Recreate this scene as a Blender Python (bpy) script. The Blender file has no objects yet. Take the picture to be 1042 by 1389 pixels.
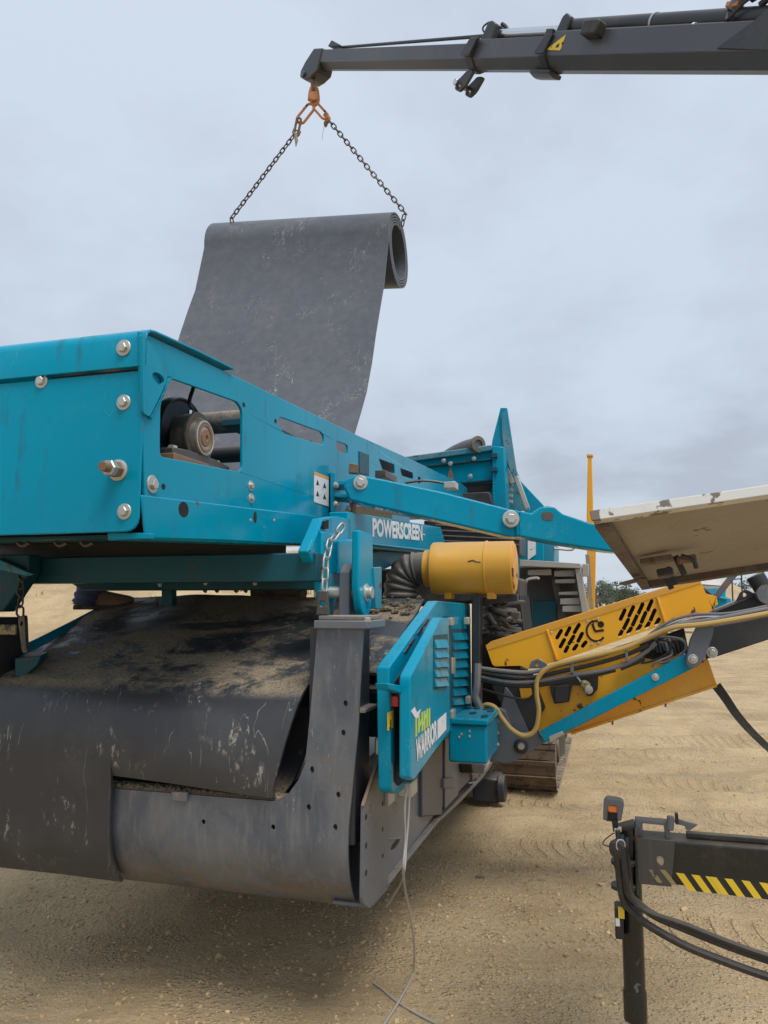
import bpy, bmesh, math, random
from mathutils import Vector, Matrix, noise
from mathutils.geometry import tessellate_polygon
random.seed(7)
R = math.radians
S = bpy.context.scene
C = S.collection

# ------------------------------------------------------------------ camera
F, CX, CY, HZ, H = 1044.0, 521.0, 694.5, 815.0, 1.7      # focal length, centre and horizon in photo pixels, eye height
TH = math.atan((HZ - CY) / F)
cd = bpy.data.cameras.new('camera'); cam = bpy.data.objects.new('camera', cd); C.objects.link(cam)
cam.location = (0, 0, H); cam.rotation_euler = (R(90) + TH, 0, 0)
cd.sensor_fit = 'HORIZONTAL'; cd.sensor_width = 36; cd.lens = 36 * F / 1042
cd.clip_start = 0.05; cd.clip_end = 3000
S.camera = cam

# ------------------------------------------------------------------ sky and sun (overcast)
SUN_EL, SUN_AZ = R(62), R(146)          # azimuth clockwise from +Y: behind the camera, to the right
wd = bpy.data.worlds.new('World'); S.world = wd; wd.use_nodes = True
nt = wd.node_tree; N = nt.nodes; L = nt.links; N.clear()
wo = N.new('ShaderNodeOutputWorld'); bg = N.new('ShaderNodeBackground'); bg.inputs[1].default_value = 0.1
sky = N.new('ShaderNodeTexSky'); sky.sky_type = 'NISHITA'; sky.sun_disc = False
sky.sun_elevation = SUN_EL; sky.sun_rotation = SUN_AZ; sky.air_density = 1.2; sky.dust_density = 2.0
tc = N.new('ShaderNodeTexCoord'); sep = N.new('ShaderNodeSeparateXYZ'); L.new(tc.outputs['Generated'], sep.inputs[0])
zz = N.new('ShaderNodeMath'); zz.operation = 'ADD'; zz.inputs[1].default_value = 0.35; L.new(sep.outputs[2], zz.inputs[0])
zm = N.new('ShaderNodeMath'); zm.operation = 'MAXIMUM'; zm.inputs[1].default_value = 0.12; L.new(zz.outputs[0], zm.inputs[0])
dv = N.new('ShaderNodeVectorMath'); dv.operation = 'DIVIDE'; L.new(tc.outputs['Generated'], dv.inputs[0])
cmb = N.new('ShaderNodeCombineXYZ')
for i in range(3): L.new(zm.outputs[0], cmb.inputs[i])
L.new(cmb.outputs[0], dv.inputs[1])
def wnoise(scale, detail, rough, off):
    m = N.new('ShaderNodeMapping'); m.inputs['Location'].default_value = off; L.new(dv.outputs[0], m.inputs[0])
    n = N.new('ShaderNodeTexNoise'); n.inputs['Scale'].default_value = scale; n.inputs['Detail'].default_value = detail
    n.inputs['Roughness'].default_value = rough; L.new(m.outputs[0], n.inputs['Vector']); return n
n1 = wnoise(1.5, 6, 0.55, (3.1, 1.7, 0.4)); n2 = wnoise(4.0, 5, 0.55, (0.2, 5.3, 2.0))
ad = N.new('ShaderNodeMath'); ad.operation = 'MULTIPLY_ADD'; ad.inputs[1].default_value = 0.28
L.new(n2.outputs[0], ad.inputs[0]); L.new(n1.outputs[0], ad.inputs[2])
rp = N.new('ShaderNodeValToRGB'); L.new(ad.outputs[0], rp.inputs[0])
e = rp.color_ramp.elements
e[0].position = 0.50; e[0].color = (0.525, 0.575, 0.68, 1)
e[1].position = 0.76; e[1].color = (0.72, 0.81, 0.93, 1)
k = rp.color_ramp.elements.new(0.62); k.color = (0.635, 0.712, 0.825, 1)
sc_ = N.new('ShaderNodeVectorMath'); sc_.operation = 'SCALE'; sc_.inputs['Scale'].default_value = 7.3
L.new(rp.outputs[0], sc_.inputs[0])
# an overcast sky grows brighter from the horizon to the zenith
zr = N.new('ShaderNodeMapRange'); L.new(sep.outputs[2], zr.inputs[0]); zr.inputs[3].default_value = 4.95; zr.inputs[4].default_value = 5.75; L.new(zr.outputs[0], sc_.inputs['Scale'])
mx = N.new('ShaderNodeMix'); mx.data_type = 'RGBA'; mx.inputs[0].default_value = 0.90
L.new(sky.outputs[0], mx.inputs[6]); L.new(sc_.outputs[0], mx.inputs[7])
L.new(mx.outputs[2], bg.inputs[0]); L.new(bg.outputs[0], wo.inputs[0])
sd = bpy.data.lights.new('sun', 'SUN'); sun = bpy.data.objects.new('sun', sd); C.objects.link(sun)
sd.energy = 1.5; sd.angle = R(30); sd.color = (1.0, 0.965, 0.91)
sun.rotation_euler = (R(90) - SUN_EL, 0, -SUN_AZ + math.pi); sun.location = (5, -5, 20)
S.view_settings.view_transform = 'Standard'; S.view_settings.look = 'None'
S.view_settings.exposure = 0.8; S.view_settings.gamma = 1.0; S.view_settings.use_curve_mapping = False
S.cycles.max_bounces = 5; S.cycles.adaptive_threshold = 0.02; S.cycles.use_denoising = True

# ------------------------------------------------------------------ coordinates
AZ = R(16.2)                              # the machine's long axis, clockwise from the view direction
A = Vector((math.sin(AZ), math.cos(AZ), 0)); B = Vector((math.cos(AZ), -math.sin(AZ), 0)); K = Vector((0, 0, 1))
O = Vector((0, 0, H))
def ray(px, py):
    dx, dy = (px - CX) / F, (CY - py) / F
    return Vector((dx, math.cos(TH) - dy * math.sin(TH), math.sin(TH) + dy * math.cos(TH)))
def _on(px, py, n, val):
    r = ray(px, py); return O + r * ((val - n.dot(O)) / n.dot(r))
def U(px, py, u): return _on(px, py, A, u)
def V(px, py, v): return _on(px, py, B, v)
def Zp(px, py, z): return _on(px, py, K, z)
def D(px, py, d): return _on(px, py, Vector((0, 1, 0)), d)
def W(u, v, z): return A * u + B * v + K * z
def uvz(p): return A.dot(p), B.dot(p), p.z

# ------------------------------------------------------------------ mesh building
class MB:
    def __init__(s): s.v = []; s.f = []
    def add(s, vs, fs):
        o = len(s.v); s.v += [Vector(p) for p in vs]; s.f += [tuple(i + o for i in f) for f in fs]; return s
    def obox(s, c, x, y, z):
        c, x, y, z = map(Vector, (c, x, y, z))
        vs = [c + x * a + y * b + z * d for a in (-1, 1) for b in (-1, 1) for d in (-1, 1)]
        return s.add(vs, [(0, 1, 3, 2), (4, 6, 7, 5), (0, 4, 5, 1), (2, 3, 7, 6), (0, 2, 6, 4), (1, 5, 7, 3)])
    def box(s, u0, u1, v0, v1, z0, z1):
        return s.obox(W((u0 + u1) / 2, (v0 + v1) / 2, (z0 + z1) / 2), A * abs(u1 - u0) / 2, B * abs(v1 - v0) / 2, K * abs(z1 - z0) / 2)
    def bar(s, p, q, w, h, up=K):
        p, q = Vector(p), Vector(q); d = (q - p); x = d.normalized(); y = up.cross(x).normalized(); z = x.cross(y)
        return s.obox((p + q) / 2, d / 2, y * w / 2, z * h / 2)
    def prism(s, pts, ext, holes=()):
        pts = [Vector(p) for p in pts]; ext = Vector(ext)
        loops = [pts] + [[Vector(p) for p in h] for h in holes]
        allp = [p for l in loops for p in l]; n = len(allp)
        tris = tessellate_polygon(loops) if holes else ()
        vs = allp + [p + ext for p in allp]; fs = []
        for t in tris:
            a, b, c = t
            m = (allp[b] - allp[a]).cross(allp[c] - allp[a])
            if m.dot(ext) > 0: a, c = c, a
            fs.append((a, b, c)); fs.append((c + n, b + n, a + n))
        if not holes: fs += [tuple(range(n)), tuple(range(2 * n - 1, n - 1, -1))]
        o = 0
        for li, l in enumerate(loops):
            k = len(l)
            w = Vector()
            for i in range(k): w += l[i].cross(l[(i + 1) % k])
            flip = (w.dot(ext) > 0)
            if li: flip = not flip
            for i in range(k):
                a, b = o + i, o + (i + 1) % k
                fs.append((a, b, b + n, a + n) if flip else (b, a, a + n, b + n))
            o += k
        return s.add(vs, fs)
    def rev(s, p, axis, prof, seg=24, cap=True):
        p, ax = Vector(p), Vector(axis).normalized()
        t = Vector((0, 0, 1)) if abs(ax.z) < 0.9 else Vector((1, 0, 0))
        x = ax.cross(t).normalized(); y = ax.cross(x)
        vs = []; fs = []; m = len(prof)
        for (h, r) in prof:
            for i in range(seg):
                a = 2 * math.pi * i / seg
                vs.append(p + ax * h + (x * math.cos(a) + y * math.sin(a)) * r)
        for j in range(m - 1):
            for i in range(seg):
                i2 = (i + 1) % seg
                fs.append((j * seg + i, j * seg + i2, (j + 1) * seg + i2, (j + 1) * seg + i))
        if cap:
            fs.append(tuple(range(seg - 1, -1, -1))); fs.append(tuple((m - 1) * seg + i for i in range(seg)))
        return s.add(vs, fs)
    def cyl(s, p, q, r, seg=20, r2=None):
        d = Vector(q) - Vector(p); return s.rev(p, d, [(0, r), (d.length, r if r2 is None else r2)], seg)
    def tube(s, path, r, seg=8, closed=False):
        path = [Vector(p) for p in path]; n = len(path)
        rr = r if isinstance(r, (list, tuple)) else [r] * n
        vs = []; fs = []; prev = None
        for i, p in enumerate(path):
            a = path[(i - 1) % n] if (closed or i > 0) else p
            b = path[(i + 1) % n] if (closed or i < n - 1) else p
            t = (b - a).normalized()
            if prev is None:
                ref = K if abs(t.z) < 0.9 else Vector((1, 0, 0)); x = t.cross(ref).normalized()
            else:
                x = (prev - t * prev.dot(t)); x = x.normalized() if x.length > 1e-6 else t.orthogonal().normalized()
            prev = x; y = t.cross(x)
            for k in range(seg):
                a_ = 2 * math.pi * k / seg; vs.append(p + (x * math.cos(a_) + y * math.sin(a_)) * rr[i])
        for i in range(n if closed else n - 1):
            j = (i + 1) % n
            for k in range(seg):
                k2 = (k + 1) % seg; fs.append((i * seg + k, i * seg + k2, j * seg + k2, j * seg + k))
        if not closed:
            fs.append(tuple(range(seg - 1, -1, -1))); fs.append(tuple((n - 1) * seg + k for k in range(seg)))
        return s.add(vs, fs)
    def sheet(s, rows, th):
        """a sheet of thickness th through a grid of points (rows of equal length)"""
        m, n = len(rows), len(rows[0]); g = [[Vector(p) for p in r] for r in rows]
        def nrm(i, j):
            a = g[min(i + 1, m - 1)][j] - g[max(i - 1, 0)][j]; b = g[i][min(j + 1, n - 1)] - g[i][max(j - 1, 0)]
            q = a.cross(b); return q.normalized() if q.length > 1e-9 else K
        top = [g[i][j] for i in range(m) for j in range(n)]
        bot = [g[i][j] - nrm(i, j) * th for i in range(m) for j in range(n)]
        k = m * n; fs = []
        for i in range(m - 1):
            for j in range(n - 1):
                a, b, c, d = i * n + j, (i + 1) * n + j, (i + 1) * n + j + 1, i * n + j + 1
                fs.append((a, b, c, d)); fs.append((d + k, c + k, b + k, a + k))
        ring = [(0, j) for j in range(n)] + [(i, n - 1) for i in range(1, m)] + [(m - 1, j) for j in range(n - 2, -1, -1)] + [(i, 0) for i in range(m - 2, 0, -1)]
        ids = [i * n + j for i, j in ring]
        for q in range(len(ids)):
            a, b = ids[q], ids[(q + 1) % len(ids)]; fs.append((a, b, b + k, a + k))
        return s.add(top + bot, fs)
    def build(s, name, mat, parent=None, bevel=0.0, smooth=35, seg=2, fix=True):
        lo = Vector([min(p[i] for p in s.v) for i in range(3)]); hi = Vector([max(p[i] for p in s.v) for i in range(3)])
        c = (lo + hi) / 2
        me = bpy.data.meshes.new(name); me.from_pydata([p - c for p in s.v], [], s.f); me.validate()
        if fix:
            bm = bmesh.new(); bm.from_mesh(me); bmesh.ops.recalc_face_normals(bm, faces=bm.faces); bm.to_mesh(me); bm.free()
        if smooth:
            me.shade_smooth(); me.set_sharp_from_angle(angle=R(smooth))
        me.materials.append(M[mat]); me.update()
        return place(name, me, Matrix.Translation(c), parent, bevel, seg)
WORLD = {}
def place(name, me, mw, parent=None, bevel=0.0, seg=2):
    o = bpy.data.objects.new(name, me); C.objects.link(o)
    if parent is not None:
        o.parent = parent; o.matrix_basis = WORLD[parent.name].inverted() @ mw
    else: o.matrix_basis = mw
    WORLD[o.name] = mw.copy()
    if bevel:
        b = o.modifiers.new('bevel', 'BEVEL'); b.width = bevel; b.segments = seg; b.limit_method = 'ANGLE'; b.angle_limit = R(40)
    return o
def thing(name, label, cat, p, group=None):
    o = bpy.data.objects.new(name, None); C.objects.link(o); o.location = p; o.empty_display_size = 0.1
    WORLD[o.name] = Matrix.Translation(Vector(p)); tag(o, label, cat, group); return o
def tag(o, label=None, cat=None, group=None, kind=None):
    if label: o['label'] = label
    if cat: o['category'] = cat
    if group: o['group'] = group
    if kind: o['kind'] = kind
    return o
def frame(p, x, z):
    """matrix with origin p, local x along x and local z along z"""
    z = Vector(z).normalized(); x = Vector(x); x = (x - z * x.dot(z)).normalized(); y = z.cross(x)
    m = Matrix((x, y, z)).transposed().to_4x4(); m.translation = Vector(p); return m
def fillet(pts, r, n=4):
    out = []; pts = [Vector(p) for p in pts]
    rs = r if isinstance(r, (list, tuple)) else [r] * len(pts)
    for i, p in enumerate(pts):
        if rs[i] <= 0: out.append(p); continue
        a, b = pts[i - 1] - p, pts[(i + 1) % len(pts)] - p
        d = min(rs[i], a.length * .45, b.length * .45); a = p + a.normalized() * d; b = p + b.normalized() * d
        for k in range(n + 1):
            t = k / n; out.append(a * (1 - t) ** 2 + p * 2 * t * (1 - t) + b * t * t)
    return out
def spline(pts, n=6):
    pts = [Vector(p) for p in pts]; out = []
    for i in range(len(pts) - 1):
        p0, p1, p2, p3 = pts[max(i - 1, 0)], pts[i], pts[i + 1], pts[min(i + 2, len(pts) - 1)]
        for k in range(n):
            t = k / n
            out.append(0.5 * ((2 * p1) + (p2 - p0) * t + (2 * p0 - 5 * p1 + 4 * p2 - p3) * t * t + (3 * p1 - p0 - 3 * p2 + p3) * t ** 3))
    return out + [pts[-1]]
def ell(c, x, y, n=14): return [Vector(c) + Vector(x) * math.cos(2 * math.pi * i / n) + Vector(y) * math.sin(2 * math.pi * i / n) for i in range(n)]
def capsule(p, q, r, n=4):
    """flat capsule outline from p to q in the plane they share with normal A"""
    p, q = Vector(p), Vector(q); d = (q - p).normalized(); s = d.cross(A).normalized(); out = []
    for i in range(n + 1):
        a = math.pi * i / n; out.append(q + s * r * math.cos(a) + d * r * math.sin(a))
    for i in range(n + 1):
        a = math.pi * i / n; out.append(p - s * r * math.cos(a) - d * r * math.sin(a))
    return out

# ------------------------------------------------------------------ materials
M = {}
def mat(name):
    m = bpy.data.materials.new(name); m.use_nodes = True; M[name] = m
    t = m.node_tree; b = t.nodes['Principled BSDF']; return m, t, b
class NT:
    def __init__(s, t): s.t = t; s.n = t.nodes; s.l = t.links; g = s.n.new('ShaderNodeNewGeometry'); s.pos = g.outputs['Position']; s.nor = g.outputs['Normal']
    def inp(s, sock, v):
        if isinstance(v, (int, float, tuple)): sock.default_value = v
        else: s.l.new(v, sock)
    def map(s, scale=(1, 1, 1), rot=(0, 0, 0), vec=None, loc=(0, 0, 0)):
        m = s.n.new('ShaderNodeMapping'); m.inputs['Scale'].default_value = scale; m.inputs['Rotation'].default_value = rot; m.inputs['Location'].default_value = loc
        s.l.new(vec or s.pos, m.inputs[0]); return m.outputs[0]
    def noise(s, scale, detail=4, rough=0.55, vec=None, dist=0):
        n = s.n.new('ShaderNodeTexNoise'); n.inputs['Scale'].default_value = scale; n.inputs['Detail'].default_value = detail
        n.inputs['Roughness'].default_value = rough; n.inputs['Distortion'].default_value = dist
        s.l.new(vec or s.pos, n.inputs['Vector']); return n.outputs[0]
    def vor(s, scale, vec=None, feature='F1', out=0):
        n = s.n.new('ShaderNodeTexVoronoi'); n.feature = feature; n.inputs['Scale'].default_value = scale
        s.l.new(vec or s.pos, n.inputs['Vector']); return n.outputs[out]
    def ramp(s, x, a, b, c0=0.0, c1=1.0):
        n = s.n.new('ShaderNodeMapRange'); n.interpolation_type = 'SMOOTHSTEP'
        for i, q in enumerate((x, a, b, c0, c1)): s.inp(n.inputs[i], q)
        return n.outputs[0]
    def math(s, op, a, b=0.0):
        n = s.n.new('ShaderNodeMath'); n.operation = op; s.inp(n.inputs[0], a); s.inp(n.inputs[1], b); return n.outputs[0]
    def mix(s, f, a, b):
        n = s.n.new('ShaderNodeMix'); n.data_type = 'RGBA'; s.inp(n.inputs[0], f)
        for i, q in ((6, a), (7, b)): s.inp(n.inputs[i], q + (1,) if isinstance(q, tuple) and len(q) == 3 else q)
        return n.outputs[2]
    def mixf(s, f, a, b):
        n = s.n.new('ShaderNodeMix'); n.data_type = 'FLOAT'; s.inp(n.inputs[0], f); s.inp(n.inputs[2], a); s.inp(n.inputs[3], b); return n.outputs[0]
    def up(s, a=0.35, b=0.95):
        n = s.n.new('ShaderNodeSeparateXYZ'); s.l.new(s.nor, n.inputs[0]); return s.ramp(n.outputs[2], a, b)
    def bump(s, h, strength, dist=0.01, nrm=None):
        n = s.n.new('ShaderNodeBump'); n.inputs['Strength'].default_value = strength; n.inputs['Distance'].default_value = dist
        s.l.new(h, n.inputs['Height'])
        if nrm: s.l.new(nrm, n.inputs['Normal'])
        return n.outputs[0]
DUST = (0.36, 0.29, 0.20)
def paint(name, col, rough=0.38, dust=0.35, updust=0.6, chips=0.0, chipcol=(0.12, 0.055, 0.03), metal=0.0, streak=0.25, bump=0.12, coat=0.15, dustcol=DUST, var=0.12, spec=0.5, scuff=0.0, grime=0.0):
    m, t, b = mat(name); n = NT(t)
    big = n.noise(2.6, 4, 0.6, dist=0.4); fine = n.noise(55, 2, 0.6); st = n.noise(1.0, 3, 0.6, n.map((26, 26, 1.6)))
    v = n.noise(0.9, 1)
    base = n.mix(n.ramp(v, 0.3, 0.7), tuple(c * (1 - var) for c in col), tuple(min(1, c * (1 + var)) for c in col))
    d1 = n.math('MULTIPLY', n.ramp(n.math('ADD', n.math('MULTIPLY', big, .75), n.math('MULTIPLY', fine, .25)), 0.48, 0.72), dust)
    d2 = n.math('MULTIPLY', n.ramp(st, 0.52, 0.78), streak * dust)
    d3 = n.math('MULTIPLY', n.up(), n.mixf(n.ramp(big, .3, .6), updust * .45, updust))
    d = n.math('MINIMUM', n.math('ADD', n.math('ADD', d1, d2), d3), 0.95)
    c = n.mix(d, base, dustcol)
    r = n.mixf(d, n.mixf(fine, rough * .8, rough * 1.25), 0.85)
    if chips:
        cm = n.ramp(n.math('ADD', n.noise(9, 4, 0.7), n.math('MULTIPLY', fine, .12)), 0.72 - chips, 0.75 - chips)
        c = n.mix(cm, c, chipcol); r = n.mixf(cm, r, 0.8)
    if grime:                                   # oily dirt in blotches and runs
        gr = n.math('MULTIPLY', n.ramp(n.math('ADD', n.math('MULTIPLY', st, .55), n.math('MULTIPLY', n.noise(5.5, 4, .65), .45)), .53, .68), grime)
        c = n.mix(gr, c, (0.035, 0.075, 0.085)); r = n.mixf(gr, r, .6)
    if scuff:                                   # fine pale scratches in patches
        ln = n.ramp(n.math('ABSOLUTE', n.math('SUBTRACT', n.noise(1.3, 3, .6, n.map((9, 9, 2.6), (R(20), R(35), 0)), dist=.8), .5)), .0035, 0.0)
        c = n.mix(n.math('MULTIPLY', n.math('MULTIPLY', ln, n.ramp(big, .52, .62)), scuff), c, (0.30, 0.45, 0.50))
    t.links.new(c, b.inputs['Base Color']); t.links.new(r, b.inputs['Roughness'])
    b.inputs['Specular IOR Level'].default_value = spec; b.inputs['Metallic'].default_value = metal; b.inputs['Coat Weight'].default_value = coat; b.inputs['Coat Roughness'].default_value = 0.25
    t.links.new(n.bump(n.math('ADD', n.math('MULTIPLY', fine, .3), big), bump, 0.004), b.inputs['Normal'])
    return m
paint('teal', (0.0003, 0.262, 0.405), 0.15, 0.16, 0.20, bump=0.05, dustcol=(0.10, 0.31, 0.40), coat=0.0, spec=0.14, var=0.12, scuff=0.4, grime=0.45, chips=-0.045, chipcol=(0.10, 0.11, 0.11))
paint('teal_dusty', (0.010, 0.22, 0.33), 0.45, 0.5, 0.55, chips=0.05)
paint('teal_shaded_grimy', (0.003, 0.070, 0.098), 0.5, 0.35, 0.4, chips=0.02, dustcol=(0.035, 0.035, 0.032), spec=0.3)  # the teal darkened to hold the shade under the conveyor, with dark dirt over it
paint('grey_paint', (0.120, 0.134, 0.160), 0.42, 0.12, 0.5, chips=0.03, chipcol=(0.20, 0.13, 0.085))
paint('grey_worn', (0.13, 0.14, 0.16), 0.42, 0.4, 0.6, chips=0.08, chipcol=(0.30, 0.18, 0.09), streak=1.2)
paint('navy_grey', (0.045, 0.054, 0.078), 0.42, 0.05, 0.3)
paint('dark_paint', (0.022, 0.025, 0.032), 0.45, 0.06, 0.3)
paint('crane_paint', (0.070, 0.075, 0.088), 0.36, 0.1, 0.2, bump=0.05)
paint('crane_dark', (0.028, 0.031, 0.036), 0.4, 0.12, 0.25, bump=0.05)
paint('black_gloss', (0.012, 0.014, 0.014), 0.28, 0.12, 0.35, chips=0.03, chipcol=(0.12, 0.11, 0.1))
paint('orange', (0.96, 0.43, 0.008), 0.40, 0.10, 0.35, chips=0.02)
paint('orange_dusty', (0.78, 0.37, 0.03), 0.5, 0.35, 0.5, chips=0.03)
paint('cleaner_orange', (0.72, 0.37, 0.04), 0.42, 0.22, 0.4)
paint('white_chipped', (0.60, 0.60, 0.57), 0.5, 0.35, 0.25, chips=0.11, chipcol=(0.17, 0.14, 0.11), dustcol=(0.42, 0.37, 0.29))
paint('dirty_white', (0.31, 0.275, 0.23), 0.7, 0.6, 0.3, chips=0.02, chipcol=(0.09, 0.075, 0.06), dustcol=(0.27, 0.22, 0.16))
paint('brown_frame', (0.075, 0.06, 0.05), 0.7, 0.5, 0.4, chips=0.1)
paint('zinc', (0.50, 0.50, 0.46), 0.42, 0.3, 0.35, metal=0.7)
paint('chrome', (0.65, 0.65, 0.66), 0.18, 0.05, 0.2, metal=1.0)
paint('rust', (0.19, 0.115, 0.065), 0.8, 0.5, 0.5, chips=0.08, chipcol=(0.13, 0.075, 0.045))
paint('track_steel', (0.115, 0.075, 0.045), 0.7, 0.5, 0.6, chips=0.1, chipcol=(0.06, 0.04, 0.03))
paint('shoe_edge', (0.36, 0.35, 0.34), 0.5, 0.4, 0.5, metal=0.3)
paint('chain_steel', (0.10, 0.085, 0.075), 0.55, 0.3, 0.3, metal=0.5)
paint('chain_bright', (0.42, 0.41, 0.38), 0.4, 0.3, 0.3, metal=0.6)
paint('lift_orange', (0.55, 0.20, 0.05), 0.55, 0.35, 0.3, chips=0.08)
paint('alu_step', (0.46, 0.44, 0.40), 0.5, 0.4, 0.6, metal=0.3)
paint('hose_black', (0.018, 0.018, 0.02), 0.38, 0.15, 0.3)
paint('hose_grey', (0.16, 0.16, 0.165), 0.6, 0.3, 0.45)
paint('hose_yellow', (0.55, 0.36, 0.10), 0.55, 0.3, 0.45)
paint('duct', (0.085, 0.083, 0.082), 0.6, 0.35, 0.6)
paint('bearing', (0.060, 0.057, 0.052), 0.45, 0.5, 0.5, chips=0.04, chipcol=(0.13, 0.09, 0.06), metal=.3)
paint('drum', (0.022, 0.022, 0.024), 0.35, 0.2, 0.3)
paint('black_plastic', (0.02, 0.021, 0.023), 0.55, 0.2, 0.4)
paint('worn_black', (0.060, 0.058, 0.053), 0.5, 0.35, 0.4, chips=0.05)
paint('grey_plastic', (0.14, 0.145, 0.155), 0.5, 0.2, 0.4)
paint('amber', (0.85, 0.22, 0.03), 0.25, 0.1, 0.1, coat=0.6)
paint('red_plastic', (0.55, 0.03, 0.02), 0.35, 0.1, 0.2)
paint('decal_white', (0.74, 0.76, 0.78), 0.45, 0.22, 0.0, chips=0.03, chipcol=(0.02, 0.2, 0.3))
paint('decal_lime', (0.46, 0.62, 0.12), 0.45, 0.2, 0.0)
paint('decal_yellow', (0.80, 0.55, 0.03), 0.45, 0.2, 0.0, chips=0.06, chipcol=(0.03, 0.03, 0.03))
paint('decal_dull', (0.30, 0.24, 0.09), 0.6, 0.3, 0.0, chips=0.1, chipcol=(0.06, 0.06, 0.06))
paint('decal_black', (0.015, 0.015, 0.017), 0.5, 0.1, 0.0)
paint('decal_orange', (0.8, 0.33, 0.03), 0.45, 0.15, 0.0)
paint('hole_dark', (0.010, 0.010, 0.011), 0.8, 0.05, 0.1, coat=0)  # near-black that paints the shade inside holes and openings onto flat pieces
paint('webbing', (0.035, 0.032, 0.028), 0.9, 0.3, 0.3, coat=0)
paint('navy_cloth', (0.045, 0.065, 0.17), 0.9, 0.12, 0.1, coat=0, bump=0.5)
paint('shirt_cloth', (0.55, 0.22, 0.04), 0.9, 0.1, 0.1, coat=0, bump=0.5)
paint('boot_leather', (0.22, 0.15, 0.10), 0.8, 0.4, 0.4, coat=0, bump=0.6)
paint('boot_sole', (0.03, 0.027, 0.025), 0.85, 0.4, 0.2, coat=0)
paint('skin', (0.45, 0.27, 0.19), 0.55, 0.0, 0.0, coat=0)
paint('hat', (0.75, 0.75, 0.72), 0.35, 0.1, 0.1)
paint('wire_grey', (0.42, 0.40, 0.37), 0.5, 0.2, 0.1)
paint('clod', (0.16, 0.125, 0.085), 0.95, 0.5, 0.5, coat=0, bump=0.8)
paint('slot_sand', (0.48, 0.39, 0.28), 0.95, 0.3, 0.3, coat=0)
paint('heap', (0.42, 0.31, 0.19), 0.95, 0.4, 0.2, coat=0, bump=0.6)
def rubber(name, col, dust, scr, rough=0.62, mott=0.8):
    m, t, b = mat(name); n = NT(t)
    big = n.noise(2.2, 6, 0.62, dist=0.7); mid = n.noise(14, 5, 0.65); fine = n.noise(140, 2)
    speck = n.ramp(n.vor(26, n.map((1, 1, 1))), 0.13, 0.05)
    sel = n.ramp(n.noise(5, 3), 0.50, 0.62)
    d = n.math('MULTIPLY', n.ramp(n.math('ADD', n.math('MULTIPLY', big, .65), n.math('MULTIPLY', mid, .35)), 0.44, 0.66), dust)
    # scuffs: thin bent lines where a stretched noise crosses its middle value
    sv = n.map((5.5, 5.5, 1.3)); w = n.noise(1.6, 4, 0.6, sv, dist=1.2)
    line = n.ramp(n.math('ABSOLUTE', n.math('SUBTRACT', w, 0.5)), 0.006, 0.0)
    line = n.math('MULTIPLY', line, n.ramp(n.noise(2.4, 3), 0.53, 0.62))
    c = n.mix(n.ramp(mid, .3, .7), tuple(q * mott for q in col), tuple(q * (2 - mott) for q in col))
    c = n.mix(d, c, (0.21, 0.18, 0.14))
    s2 = n.math('MULTIPLY', n.math('MAXIMUM', line, n.math('MULTIPLY', n.math('MULTIPLY', speck, sel), .8)), scr)
    c = n.mix(s2, c, (0.42, 0.40, 0.36))
    t.links.new(c, b.inputs['Base Color']); t.links.new(n.mixf(d, rough, .9), b.inputs['Roughness'])
    t.links.new(n.bump(n.math('ADD', n.math('MULTIPLY', fine, .15), mid), 0.22, 0.006), b.inputs['Normal'])
rubber('rubber_hung', (0.094, 0.102, 0.118), 0.10, 1.0, 0.42, .90)
rubber('rubber_dark', (0.028, 0.029, 0.033), 0.16, 0.55, 0.5)
rubber('rubber_edge', (0.11, 0.10, 0.085), 0.4, 0.1)
def muddy():                                    # the feeder belt: black rubber with drifts of dried mud on its flat top
    m, t, b = mat('rubber_muddy'); n = NT(t)
    big = n.noise(1.9, 6, 0.6, n.map((1.0, 1.9, 1.0), (0, 0, R(-18))), dist=0.9); mid = n.noise(11, 6, 0.7); fine = n.noise(90, 3, 0.7)
    w = n.math('ADD', n.math('MULTIPLY', big, .62), n.math('MULTIPLY', mid, .38))
    d = n.math('MULTIPLY', n.ramp(w, 0.445, 0.545), n.up(0.55, 0.86)); film = n.math('MULTIPLY', n.ramp(n.noise(3.1, 5, .6), .45, .70), 0.16)
    c = n.mix(film, (0.046, 0.049, 0.057), (0.19, 0.185, 0.17))
    c = n.mix(n.math('MULTIPLY', d, n.ramp(fine, .25, .55)), c, n.mix(mid, (0.19, 0.15, 0.10), (0.36, 0.29, 0.20)))
    w2 = n.noise(1.5, 3, 0.5, n.map((7.5, 7.5, 0.9), (R(6), R(-9), 0)), dist=.35)
    line = n.math('MULTIPLY', n.ramp(n.math('ABSOLUTE', n.math('SUBTRACT', w2, 0.5)), 0.006, 0.0), n.ramp(n.noise(5.0, 4, .6), 0.50, 0.58))
    patch = n.math('MULTIPLY', n.ramp(n.noise(1.0, 5, .75, n.map((34, 34, 15))), .54, .62), n.ramp(n.noise(4.2, 2), .58, .66))
    c = n.mix(n.math('MULTIPLY', n.math('MAXIMUM', line, patch), n.math('SUBTRACT', 0.62, n.math('MULTIPLY', d, .6))), c, (0.47, 0.44, 0.38))
    t.links.new(c, b.inputs['Base Color']); t.links.new(n.mixf(d, n.mixf(film, .36, .7), .95), b.inputs['Roughness'])
    t.links.new(n.bump(n.math('ADD', n.math('MULTIPLY', d, n.math('ADD', mid, n.math('MULTIPLY', fine, .5))), n.math('MULTIPLY', mid, .3)), 0.6, 0.012), b.inputs['Normal'])
muddy()
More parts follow.
